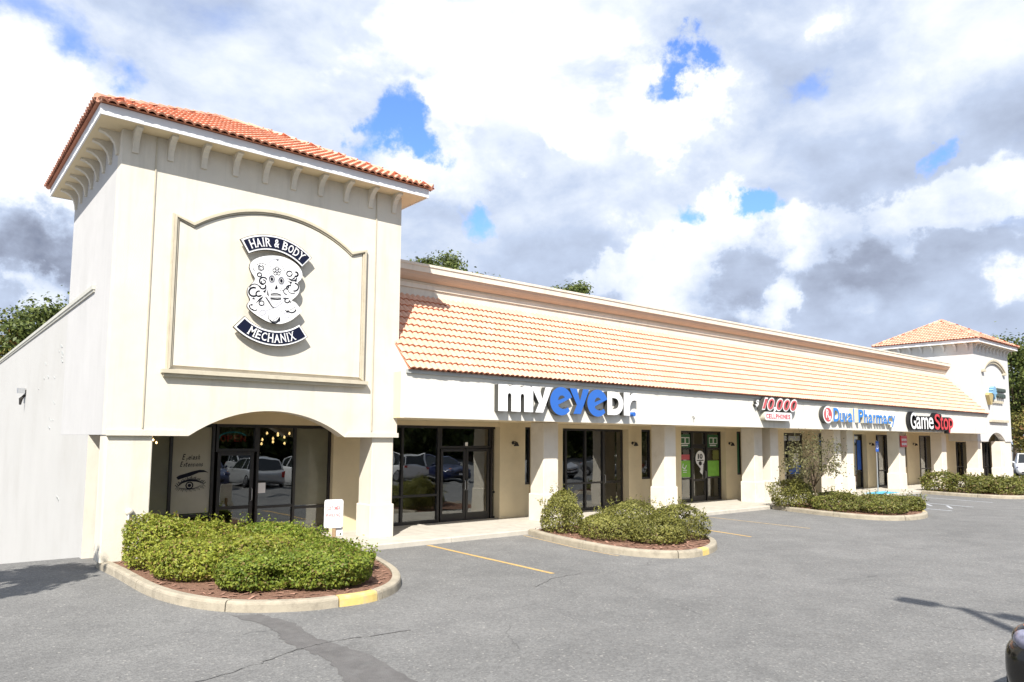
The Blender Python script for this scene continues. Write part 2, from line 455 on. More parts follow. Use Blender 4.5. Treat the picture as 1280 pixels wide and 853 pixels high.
def asphalt_mat():
    mt = bpy.data.materials.new('asphalt')
    mt.use_nodes = True
    nt = mt.node_tree
    N, L = nt.nodes, nt.links
    b = N['Principled BSDF']
    b.inputs['Roughness'].default_value = 0.9
    b.inputs['Specular IOR Level'].default_value = 0.25
    geo = N.new('ShaderNodeNewGeometry')

    def noise(sc, det, ro=0.6, dist=0.0):
        n = N.new('ShaderNodeTexNoise')
        n.inputs['Scale'].default_value = sc
        n.inputs['Detail'].default_value = det
        n.inputs['Roughness'].default_value = ro
        n.inputs['Distortion'].default_value = dist
        L.new(geo.outputs['Position'], n.inputs['Vector'])
        return n.outputs['Fac']

    def rng_(v, a, b_, c, d):
        mr = N.new('ShaderNodeMapRange')
        L.new(v, mr.inputs['Value'])
        for s, x in zip(('From Min', 'From Max', 'To Min', 'To Max'), (a, b_, c, d)):
            mr.inputs[s].default_value = x
        return mr.outputs[0]

    def mix(fac, a, bb, kind='MIX'):
        n = N.new('ShaderNodeMix')
        n.data_type = 'RGBA'
        n.blend_type = kind
        for s, v in (('Factor', fac), ('A', a), ('B', bb)):
            if hasattr(v, 'is_output'):
                L.new(v, n.inputs[s])
            else:
                n.inputs[s].default_value = v
        return n.outputs['Result']
    big = mix(rng_(noise(0.16, 5, 0.6, 0.4), 0.32, 0.68, 0, 1), (0.146, 0.145, 0.142, 1), (0.188, 0.186, 0.182, 1))
    mid = mix(rng_(noise(1.3, 6, 0.65, 0.3), 0.35, 0.7, 0, 1), (0.88, 0.88, 0.88, 1), (1.08, 1.08, 1.07, 1))
    c = mix(1.0, big, mid, 'MULTIPLY')
    # aggregate in the surface
    vo = N.new('ShaderNodeTexVoronoi')
    vo.inputs['Scale'].default_value = 38
    L.new(geo.outputs['Position'], vo.inputs['Vector'])
    sp = N.new('ShaderNodeSeparateColor')
    L.new(vo.outputs['Color'], sp.inputs[0])
    grain = mix(sp.outputs[0], (0.82, 0.82, 0.825, 1), (1.18, 1.18, 1.18, 1))
    c = mix(1.0, c, grain, 'MULTIPLY')
    pale = rng_(sp.outputs[1], 0.96, 0.99, 0, 0.3)
    c = mix(pale, c, (0.46, 0.44, 0.40, 1))
    fine = mix(rng_(noise(90, 3, 0.7), 0.3, 0.7, 0, 1), (0.86, 0.86, 0.86, 1), (1.14, 1.14, 1.14, 1))
    c = mix(1.0, c, fine, 'MULTIPLY')
    # oil and tyre marks
    st = rng_(noise(0.55, 7, 0.7, 1.2), 0.62, 0.75, 0, 0.45)
    c = mix(st, c, (0.085, 0.083, 0.08, 1))
    # fine cracks
    v2 = N.new('ShaderNodeTexVoronoi')
    v2.feature = 'DISTANCE_TO_EDGE'
    v2.inputs['Scale'].default_value = 0.22
    wv = N.new('ShaderNodeVectorMath')
    wv.operation = 'ADD'
    L.new(geo.outputs['Position'], wv.inputs[0])
    nn = N.new('ShaderNodeTexNoise')
    nn.inputs['Scale'].default_value = 1.2
    nn.inputs['Detail'].default_value = 5
    L.new(geo.outputs['Position'], nn.inputs['Vector'])
    L.new(nn.outputs['Color'], wv.inputs[1])
    L.new(wv.outputs[0], v2.inputs['Vector'])
    ck = rng_(v2.outputs['Distance'], 0.001, 0.004, 0.5, 0)
    gate = rng_(noise(0.3, 2), 0.52, 0.6, 0, 1)
    mm = N.new('ShaderNodeMath')
    mm.operation = 'MULTIPLY'
    L.new(ck, mm.inputs[0])
    L.new(gate, mm.inputs[1])
    c = mix(mm.outputs[0], c, (0.06, 0.06, 0.06, 1))
    L.new(c, b.inputs['Base Color'])
    bp = N.new('ShaderNodeBump')
    bp.inputs['Strength'].default_value = 0.55
    bp.inputs['Distance'].default_value = 0.012
    L.new(vo.outputs['Distance'], bp.inputs['Height'])
    L.new(bp.outputs[0], b.inputs['Normal'])
    return mt


ASPHALT = asphalt_mat()


# ------------------------------------------------------------------ helpers
class MB:
    def __init__(self):
        self.v, self.f, self.m = [], [], []

    def poly(self, pts, mi=0):
        n = len(self.v)
        self.v += [tuple(p) for p in pts]
        self.f.append(tuple(range(n, n + len(pts))))
        self.m.append(mi)

    def add(self, vs, fs, mi=0):
        n = len(self.v)
        self.v += [tuple(p) for p in vs]
        for f in fs:
            self.f.append(tuple(i + n for i in f))
            self.m.append(mi)

    def box(self, x0, x1, y0, y1, z0, z1, mi=0):
        vs = [(x0, y0, z0), (x1, y0, z0), (x1, y1, z0), (x0, y1, z0), (x0, y0, z1), (x1, y0, z1), (x1, y1, z1), (x0, y1, z1)]
        self.add(vs, [(0, 3, 2, 1), (4, 5, 6, 7), (0, 1, 5, 4), (1, 2, 6, 5), (2, 3, 7, 6), (3, 0, 4, 7)], mi)

    def prism_xz(self, pts, y0, y1, mi=0, side=None):
        """polygon in x,z extruded from y0 (front) to y1 (back)"""
        n = len(pts)
        a = sum(pts[i][0] * pts[(i + 1) % n][1] - pts[(i + 1) % n][0] * pts[i][1] for i in range(n))
        if a < 0:
            pts = pts[::-1]
        vs = [(x, y0, z) for x, z in pts] + [(x, y1, z) for x, z in pts]
        self.add(vs, [tuple(range(n)), tuple(range(2 * n - 1, n - 1, -1))], mi)
        self.add(vs, [(i, n + i, n + (i + 1) % n, (i + 1) % n) for i in range(n)], mi if side is None else side)

    def prism_yz(self, pts, x0, x1, mi=0):
        n = len(pts)
        a = sum(pts[i][0] * pts[(i + 1) % n][1] - pts[(i + 1) % n][0] * pts[i][1] for i in range(n))
        if a < 0:
            pts = pts[::-1]
        vs = [(x0, y, z) for y, z in pts] + [(x1, y, z) for y, z in pts]
        self.add(vs, [tuple(range(n - 1, -1, -1)), tuple(range(n, 2 * n))] + [(i, (i + 1) % n, n + (i + 1) % n, n + i) for i in range(n)], mi)

    def prism_xy(self, pts, z0, z1, mi=0, side=None):
        n = len(pts)
        a = sum(pts[i][0] * pts[(i + 1) % n][1] - pts[(i + 1) % n][0] * pts[i][1] for i in range(n))
        if a < 0:
            pts = pts[::-1]
        vs = [(x, y, z0) for x, y in pts] + [(x, y, z1) for x, y in pts]
        self.add(vs, [tuple(range(n - 1, -1, -1)), tuple(range(n, 2 * n))], mi)
        self.add(vs, [(i, (i + 1) % n, n + (i + 1) % n, n + i) for i in range(n)], mi if side is None else side)

    def tube(self, pts, rads, n=8, mi=0, cap=True):
        pts = [Vector(p) for p in pts]
        if not isinstance(rads, (list, tuple)):
            rads = [rads] * len(pts)
        base = len(self.v)
        for i, p in enumerate(pts):
            d = (pts[min(i + 1, len(pts) - 1)] - pts[max(i - 1, 0)]).normalized()
            a = d.orthogonal().normalized() if abs(d.z) > 0.9 else d.cross(Vector((0, 0, 1))).normalized()
            if abs(d.z) > 0.9:
                a = Vector((1, 0, 0)) - d * d.x
                a.normalize()
            b = d.cross(a)
            for k in range(n):
                t = 2 * math.pi * k / n
                self.v.append(tuple(p + (a * math.cos(t) + b * math.sin(t)) * rads[i]))
        for i in range(len(pts) - 1):
            for k in range(n):
                k2 = (k + 1) % n
                self.f.append((base + i * n + k, base + i * n + k2, base + (i + 1) * n + k2, base + (i + 1) * n + k))
                self.m.append(mi)
        if cap:
            self.f.append(tuple(base + k for k in range(n - 1, -1, -1)))
            self.f.append(tuple(base + (len(pts) - 1) * n + k for k in range(n)))
            self.m += [mi, mi]

    def mesh(self, name, mats, smooth=False):
        me = bpy.data.meshes.new(name)
        me.from_pydata(self.v, [], self.f)
        if not isinstance(mats, (list, tuple)):
            mats = [mats]
        for x in mats:
            me.materials.append(x)
        me.polygons.foreach_set('material_index', self.m)
        if smooth:
            me.polygons.foreach_set('use_smooth', [True] * len(self.f))
        me.update()
        return me

    def build(self, name, mats, parent=None, smooth=False):
        o = bpy.data.objects.new(name, self.mesh(name, mats, smooth))
        COL.objects.link(o)
        if parent is not None:
            o.parent = parent
        return o


def tag(o, label=None, cat=None, group=None, kind=None):
    if label:
        o['label'] = label
    if cat:
        o['category'] = cat
    if group:
        o['group'] = group
    if kind:
        o['kind'] = kind
    return o


def thing(name, label, cat, loc=(0, 0, 0), rz=0.0, group=None):
    o = bpy.data.objects.new(name, None)
    o.empty_display_size = 0.2
    COL.objects.link(o)
    o.location = loc
    o.rotation_euler = (0, 0, rz)
    return tag(o, label, cat, group)


def link_copy(o, parent=None):
    c = o.copy()
    COL.objects.link(c)
    c.parent = parent
    return c


def copy_tree(o, parent=None):
    c = link_copy(o, parent)
    for ch in list(o.children):
        copy_tree(ch, c)
    return c


def bevel(o, w=0.01, seg=2):
    md = o.modifiers.new('bevel', 'BEVEL')
    md.width = w
    md.segments = seg
    md.limit_method = 'ANGLE'
    return o


def arc_pts(xa, za, xb, zb, xm, zm, n=16):
    """circular arc from a through m to b in the x,z plane"""
    ax, az, bx, bz, cx, cz = xa, za, xm, zm, xb, zb
    d = 2 * (ax * (bz - cz) + bx * (cz - az) + cx * (az - bz))
    ux = ((ax * ax + az * az) * (bz - cz) + (bx * bx + bz * bz) * (cz - az) + (cx * cx + cz * cz) * (az - bz)) / d
    uz = ((ax * ax + az * az) * (cx - bx) + (bx * bx + bz * bz) * (ax - cx) + (cx * cx + cz * cz) * (bx - ax)) / d
    r = math.hypot(ax - ux, az - uz)
    t0, tm, t1 = (math.atan2(z - uz, x - ux) for x, z in ((xa, za), (xm, zm), (xb, zb)))
    # go from t0 to t1 through tm
    def norm(t, ref):
        while t < ref:
            t += 2 * math.pi
        return t
    a1, am = norm(t1, t0), norm(tm, t0)
    if am > a1:
        a1 -= 2 * math.pi
    return [(ux + r * math.cos(t0 + (a1 - t0) * i / n), uz + r * math.sin(t0 + (a1 - t0) * i / n)) for i in range(n + 1)]


_glyph = {}


def glyph(ch, offset=0.0, shear=0.0):
    """2-D outline faces of a character of the built-in font, normalised to 0..1 in both directions, extruded 0..1 in depth"""
    key = (ch, offset, shear)
    if key in _glyph:
        return _glyph[key]
    cu = bpy.data.curves.new('glyph', 'FONT')
    cu.body = ch
    cu.extrude = 0.05
    cu.offset = offset
    cu.shear = shear
    cu.resolution_u = 5
    o = bpy.data.objects.new('glyph', cu)
    COL.objects.link(o)
    dg = bpy.context.evaluated_depsgraph_get()
    dg.update()
    me = bpy.data.meshes.new_from_object(o.evaluated_get(dg))
    V = np.array([v.co[:] for v in me.vertices])
    Fs = [tuple(p.vertices) for p in me.polygons]
    Nz = [p.normal.z for p in me.polygons]
    bpy.data.objects.remove(o)
    bpy.data.meshes.remove(me)
    bpy.data.curves.remove(cu)
    lo, hi = V.min(0), V.max(0)
    asp = (hi[0] - lo[0]) / (hi[1] - lo[1])
    V = (V - lo) / np.maximum(hi - lo, 1e-9)
    _glyph[key] = (V, Fs, Nz, asp)
    return _glyph[key]


def letter(ch, x0, x1, z0, z1, yb, depth, mats, parent, offset=0.02, shear=0.0, name='letter', fn=None):
    """letter standing on the wall plane y=yb, facing -y"""
    V, Fs, Nz, _ = glyph(ch, offset, shear)
    X = x0 + V[:, 0] * (x1 - x0)
    Z = z0 + V[:, 1] * (z1 - z0)
    Y = yb - depth * V[:, 2]
    P = np.stack([X, Y, Z], 1)
    if fn:
        P = np.array([fn(*p) for p in P])
    b = MB()
    b.v = [tuple(p) for p in P]
    for f, nz in zip(Fs, Nz):
        b.f.append(f)
        b.m.append(0 if abs(nz) > 0.5 else len(mats) - 1)
    return b.build(name, mats, parent)


def shape_letter(pts, x0, x1, z0, z1, yb, depth, mats, parent, name='letter'):
    b = MB()
    b.prism_xz([(x0 + x * (x1 - x0), z0 + z * (z1 - z0)) for x, z in pts], yb - depth, yb, 0, len(mats) - 1)
    return b.build(name, mats, parent)


def strip(b, pts, w, y, mi=0, lift=0.0):
    """flat stroke in the x,z plane at depth y (both ends square)"""
    for i in range(len(pts) - 1):
        (xa, za), (xb, zb) = pts[i], pts[i + 1]
        d = math.hypot(xb - xa, zb - za) or 1e-6
        ex, ez = (xb - xa) / d * w * 0.35, (zb - za) / d * w * 0.35
        nx, nz = -(zb - za) / d * w / 2, (xb - xa) / d * w / 2
        yy = y - (i % 2) * 0.0006 - lift
        b.prism_xz([(xa - ex - nx, za - ez - nz), (xb + ex - nx, zb + ez - nz), (xb + ex + nx, zb + ez + nz), (xa - ex + nx, za - ez + nz)], yy, yy + 0.002, mi)


# ------------------------------------------------------------------ ground
GZ = -0.08      # asphalt level
WZ = 0.05       # walk level


def ground_h(x, y):
    if x < 0.3 and y > 2.0:
        return GZ - 0.154 * (min(y, 40) - 2.0)
    return GZ


def build_ground():
    xs = [-900, -300, -120, -60, -30, -15, -8, -4, -2, -1, 0.0, 0.25, 0.5, 3, 6, 10, 15, 20, 30, 45, 70, 120, 300, 900]
    ys = [-900, -300, -120, -60, -30, -20, -15, -10, -6, -3, -1, 0.5, 1.2, 2, 3, 4, 6, 9, 13, 18, 25, 32, 40, 60, 120, 300, 900]
    b = MB()
    b.v = [(x, y, ground_h(x, y)) for y in ys for x in xs]
    n = len(xs)
    for j in range(len(ys) - 1):
        for i in range(n - 1):
            b.f.append((j * n + i, j * n + i + 1, (j + 1) * n + i + 1, (j + 1) * n + i))
            b.m.append(0)
    tag(b.build('ground', ASPHALT), kind='structure')


build_ground()


def ragged(pts, amp, n=5, seed=0):
    r = random.Random(seed)
    out = []
    for i in range(len(pts)):
        a, c = pts[i], pts[(i + 1) % len(pts)]
        for k in range(n):
            t = k / n
            out.append((a[0] + (c[0] - a[0]) * t + r.uniform(-amp, amp), a[1] + (c[1] - a[1]) * t + r.uniform(-amp, amp)))
    return out


def sheet(name, pts, mat, z, kind='structure'):
    b = MB()
    b.poly([(x, y, z) for x, y in pts])
    o = b.build(name, mat)
    if o.data.polygons[0].normal.z < 0:
        o.data.flip_normals()
    return tag(o, kind=kind)


# repair patch, cracks and paint on the lot
sheet('asphalt_patch', ragged([(0.80, -5.12), (1.15, -5.3), (1.32, -6.1), (1.22, -7.0), (1.42, -7.9), (1.35, -9.2), (1.0, -10.2), (0.62, -10.1), (0.72, -8.9), (0.95, -7.9), (0.85, -6.9), (0.98, -6.2)], 0.035, 9, 3), PATCH, GZ + 0.004)


def crack(pts, w, seed, z=GZ + 0.008):
    r = random.Random(seed)
    fine = []
    for i in range(len(pts) - 1):
        for k in range(8):
            t = k / 8
            fine.append((pts[i][0] + (pts[i + 1][0] - pts[i][0]) * t + r.uniform(-.03, .03), pts[i][1] + (pts[i + 1][1] - pts[i][1]) * t + r.uniform(-.03, .03)))
    fine.append(pts[-1])
    b = MB()
    for i in range(len(fine) - 1):
        (xa, ya), (xb, yb) = fine[i], fine[i + 1]
        d = math.hypot(xb - xa, yb - ya) or 1e-6
        wa = w * r.uniform(0.25, 0.9)
        nx, ny = -(yb - ya) / d * wa / 2, (xb - xa) / d * wa / 2
        b.poly([(xa - nx, ya - ny, z), (xb - nx, yb - ny, z), (xb + nx, yb + ny, z), (xa + nx, ya + ny, z)])
    o = b.build('asphalt_crack', CRACK)
    return tag(o, kind='structure')


crack([(-0.9, -7.9), (0.2, -7.6), (0.85, -7.3), (1.3, -7.25), (2.4, -7.4)], 0.028, 1)
crack([(5.6, -6.3), (6.4, -5.9), (7.2, -5.85)], 0.02, 2)


def line(x0, y0, x1, y1, w, mat, name='parking_line', seed=1, z=GZ + 0.004):
    d = math.hypot(x1 - x0, y1 - y0)
    nx, ny = -(y1 - y0) / d * w / 2, (x1 - x0) / d * w / 2
    return sheet(name, ragged([(x0 - nx, y0 - ny), (x1 - nx, y1 - ny), (x1 + nx, y1 + ny), (x0 + nx, y0 + ny)], 0.006, 8, seed), mat, z)


line(6.86, -1.0, 6.74, -5.55, 0.10, YLINE, seed=1)
line(9.86, -1.05, 9.42, -3.5, 0.08, YLINE2, seed=2)
line(9.42, -3.5, 9.34, -4.9, 0.08, YLINE2, seed=8)
line(14.92, -3.1, 14.6, -4.9, 0.10, YLINE, seed=3)
line(17.9, -1.2, 17.7, -4.9, 0.10, YLINE2, seed=4)
line(30.75, -1.2, 29.8, -5.3, 0.12, WLINE, seed=5)
line(28.0, -1.3, 27.3, -5.4, 0.12, WLINE, seed=6)
line(33.6, -1.1, 33.0, -5.0, 0.12, WLINE, seed=7)
for k in range(5):
    line(28.4 + 0.5 * k, -5.0 + 0.9 * k, 29.6 + 0.28 * k, -4.4 + 0.9 * k, 0.1, WLINE, 'hatch_line', 20 + k)


# ------------------------------------------------------------------ walk and islands
def offset_path(pts, d):
    out = []
    for i, p in enumerate(pts):
        a = pts[max(i - 1, 0)]
        c = pts[min(i + 1, len(pts) - 1)]
        dx, dy = c[0] - a[0], c[1] - a[1]
        L = math.hypot(dx, dy)
        out.append((p[0] - dy / L * d, p[1] + dx / L * d))
    return out


def smooth_path(pts, n=6):
    out = []
    for i in range(len(pts) - 1):
        p0, p1, p2, p3 = pts[max(i - 1, 0)], pts[i], pts[i + 1], pts[min(i + 2, len(pts) - 1)]
        for k in range(n):
            t = k / n
            out.append(tuple(0.5 * (2 * p1[j] + (p2[j] - p0[j]) * t + (2 * p0[j] - 5 * p1[j] + 4 * p2[j] - p3[j]) * t * t + (3 * p1[j] - p0[j] - 3 * p2[j] + p3[j]) * t ** 3) for j in range(2)))
    out.append(pts[-1])
    return out


def curb(path, paint_ranges, name='curb', h=0.155, w=0.17, seg_len=2.6):
    """rounded curb swept along the path, island on the left of the travel direction"""
    b = MB()
    prof = [(0.0, 0.0), (0.018, h * 0.72), (0.03, h * 0.9), (0.06, h), (w, h), (w, 0.0)]
    paths = [offset_path(path, o) for o, _ in prof]
    acc, nxt = 0.0, seg_len
    start = 0

    def emit(i0, i1, mi):
        base = len(b.v)
        for i in range(i0, i1 + 1):
            for (o, z), pp in zip(prof, paths):
                x, y = pp[i]
                if i == i1 and i1 < len(path) - 1 or (i == i0 and i0 > 0):
                    q = pp[i0] if i == i1 else pp[i1]
                    L = math.hypot(q[0] - x, q[1] - y) or 1
                    x += (q[0] - x) / L * 0.011
                    y += (q[1] - y) / L * 0.011
                b.v.append((x, y, GZ - 0.02 + z + (0.02 if z else -0.1)))
        n = len(prof)
        for i in range(i1 - i0):
            for k in range(n - 1):
                b.f.append((base + i * n + k, base + (i + 1) * n + k, base + (i + 1) * n + k + 1, base + i * n + k + 1))
                b.m.append(mi)
        b.f.append(tuple(base + k for k in range(n)))
        b.m.append(mi)
        b.f.append(tuple(base + (i1 - i0) * n + k for k in range(n - 1, -1, -1)))
        b.m.append(mi)
    # split at painted stretches and at joints
    cuts = {0, len(path) - 1}
    for s, e in paint_ranges:
        cuts |= {s, e}
    for i in range(1, len(path)):
        acc += math.hypot(path[i][0] - path[i - 1][0], path[i][1] - path[i - 1][1])
        if acc > nxt:
            cuts.add(i)
            nxt += seg_len
    cuts = sorted(cuts)
    for a, c in zip(cuts, cuts[1:]):
        emit(a, c, 1 if any(s <= a and c <= e for s, e in paint_ranges) else 0)
    return tag(b.build(name, [CURB, YELLOW], smooth=False), kind='structure')


def bed(path, name='planting_bed', z=WZ - 0.01, seed=1, closing=()):
    inner = offset_path(path, 0.14)
    pts = inner + list(closing)
    o = sheet(name, pts, MULCH, z)
    # loose bark chips
    xs = [p[0] for p in pts]
    ys = [p[1] for p in pts]
    r = np.random.default_rng(seed)
    b = MB()

    def inside(x, y):
        c = False
        for i in range(len(pts)):
            x1, y1 = pts[i]
            x2, y2 = pts[i - 1]
            if (y1 > y) != (y2 > y) and x < (x2 - x1) * (y - y1) / (y2 - y1) + x1:
                c = not c
        return c
    n = 0
    while n < 900:
        x, y = r.uniform(min(xs), max(xs)), r.uniform(min(ys), max(ys))
        n += 1
        if not inside(x, y):
            continue
        a, l, w = r.uniform(0, 6.28), r.uniform(.025, .075), r.uniform(.01, .03)
        t = r.uniform(-.5, .5)
        ca, sa = math.cos(a), math.sin(a)
        q = []
        for u, v_, hh in ((-l, -w, -t), (l, -w, t), (l, w, t), (-l, w, -t)):
            q.append((x + ca * u - sa * v_, y + sa * u + ca * v_, z + 0.012 + hh * l * 0.5 + r.uniform(0, .01)))
        b.poly(q)
    tag(b.build('bark_chips', CHIP), kind='stuff')
    return o


p1 = smooth_path([(0.02, 0.35), (0.10, -1.0), (0.17, -2.9), (0.42, -4.1), (0.88, -4.95), (1.62, -5.46), (2.25, -5.6), (2.95, -5.55), (3.65, -5.03), (4.22, -4.07), (4.58, -2.9), (4.76, -1.9), (4.8, -0.96)], 6)
curb(p1, [(36, 42)])
bed(p1, seed=2, closing=[(4.62, 1.4), (0.2, 1.4)])
p2 = smooth_path([(10.08, -0.96), (9.72, -2.2), (9.46, -4.2), (9.62, -5.3), (10.25, -6.0), (11.2, -5.98), (12.2, -5.5), (12.95, -4.7), (13.25, -3.4), (13.4, -2.2), (13.5, -0.96)], 6)
curb(p2, [(28, 30)])
bed(p2, seed=3)
p3 = smooth_path([(22.3, -0.96), (21.9, -2.2), (21.52, -3.95), (21.65, -5.2), (22.5, -5.8), (23.7, -5.85), (24.9, -5.4), (25.6, -4.6), (25.9, -3.4), (26.0, -2.2), (26.1, -0.96)], 6)
curb(p3, [(34, 39)])
bed(p3, seed=4)
p4 = smooth_path([(36.1, -0.96), (35.75, -2.2), (35.6, -3.6), (35.75, -4.6), (36.4, -5.25), (37.8, -5.5), (40, -5.6), (44, -5.7), (49.5, -5.7), (51.5, -5.3), (52.4, -4.2), (52.6, -2.4), (52.6, -0.96)], 6)
curb(p4, [(44, 54)])
bed(p4, seed=5)

b = MB()
xs = [4.63, 7.6, 10.6, 13.6, 16.6, 19.6, 22.6, 25.6, 28.6, 31.6, 34.6, 37.6, 40.6, 43.6, 46.6, 49.6, 52.6, 55.6, 58.6]
for a, c in zip(xs, xs[1:]):       # poured in bays with joints between
    b.prism_yz([(-0.93, GZ - 0.1), (-0.915, WZ - 0.03), (-0.89, WZ), (1.98, WZ), (1.98, GZ - 0.1)], a + 0.006, c - 0.006)
b.box(4.0, 4.618, 1.41, 1.98, GZ - 0.1, WZ)
b.box(0.31, 3.99, 1.41, 1.98, GZ - 0.1, WZ - 0.002)
b.box(53.9, 60, -3.5, -0.94, GZ - 0.1, WZ - 0.003)
tag(b.build('sidewalk', CONC), kind='structure')
sheet('blue_ramp_paint', [(31.7, -0.86), (33.9, -0.86), (34.2, 0.05), (32.0, 0.05)], BLUEP, WZ + 0.004)

# ------------------------------------------------------------------ the building
BLD = thing('retail_building', 'long white stucco row of shops with terracotta tile roof and two square end towers', 'building')

W1, D1, E1, B1 = 6.518, 5.392, 8.707, 2.52
X2, W2, D2, E2, B2 = 47.288, 6.347, 5.301, 8.625, 2.55
T = 0.35
BW = WZ - 0.01

# ---- roof tiles: one barrel tile, laid by rows
TW, TEX, TL = 0.176, 0.302, 0.345


def tile_mesh(name, mats):
    b = MB()
    prof = [(0.0, 0.0), (0.03, 0.026), (0.066, 0.042), (0.104, 0.039), (0.138, 0.02), (0.17, 0.005), (TW + 0.012, 0.003)]
    n = len(prof)
    low = [(x - TW / 2, 0.0, z + 0.05) for x, z in prof]
    hi = [(x - TW / 2, TL, z) for x, z in prof]
    und = [(x - TW / 2, 0.0, z + 0.006 if z > 0.01 else 0.0) for x, z in prof]
    b.add(low + hi, [(i, i + 1, n + i + 1, n + i) for i in range(n - 1)], 0)
    b.add(und + low, [(i, i + 1, n + i + 1, n + i) for i in range(n - 1)], 1)
    return b.mesh(name, mats)


TILE_ME = tile_mesh('roof_tile', [TILE, TILE_BUTT])
TILE_FADED = tile_mesh('faded_roof_tile', [FADED, TILE_BUTT])


def lay_tiles(origin, u, v, n, ulen, vlen, parent, mesh, individual=None, clip=None, seed=0, field='roof_tile_field'):
    """rows of tiles on a slope; those chosen by individual(u,v) become objects, the rest one mesh"""
    r = random.Random(seed)
    origin, u, v, n = Vector(origin), Vector(u), Vector(v), Vector(n)
    M0 = Matrix((u, v, n)).transposed().to_4x4()
    V = np.array([x.co[:] for x in mesh.vertices])
    Fs = [tuple(p.vertices) for p in mesh.polygons]
    Mi = [p.material_index for p in mesh.polygons]
    Rm = np.array([u[:], v[:], n[:]])
    bv, bf, bm = [], [], []
    cnt = 0
    for j in range(int(vlen / TEX + 0.001)):
        for i in range(int(ulen / TW + 0.001)):
            uu, vv = (i + 0.5) * TW, j * TEX
            if clip and not clip(uu, vv):
                continue
            jit = (r.uniform(-.004, .004), r.uniform(-.007, .007), r.uniform(0, .004))
            p = origin + u * (uu + jit[0]) + v * (vv + jit[1]) + n * jit[2]
            if individual and individual(uu, vv):
                o = bpy.data.objects.new('roof_tile', mesh)
                COL.objects.link(o)
                o.parent = parent
                M = M0.copy()
                M.translation = p
                o.matrix_local = M
                cnt += 1
            else:
                k = len(bv) * len(V)
                bv.append(V @ Rm + np.array(p))
                bf += [tuple(q + k for q in f) for f in Fs]
                bm += Mi
    if bv:
        me = bpy.data.meshes.new(field)
        me.from_pydata(np.concatenate(bv).tolist(), [], bf)
        for x in mesh.materials:
            me.materials.append(x)
        me.polygons.foreach_set('material_index', bm)
        o = bpy.data.objects.new(field, me)
        COL.objects.link(o)
        o.parent = parent
        tag(o, kind='stuff')
    return cnt


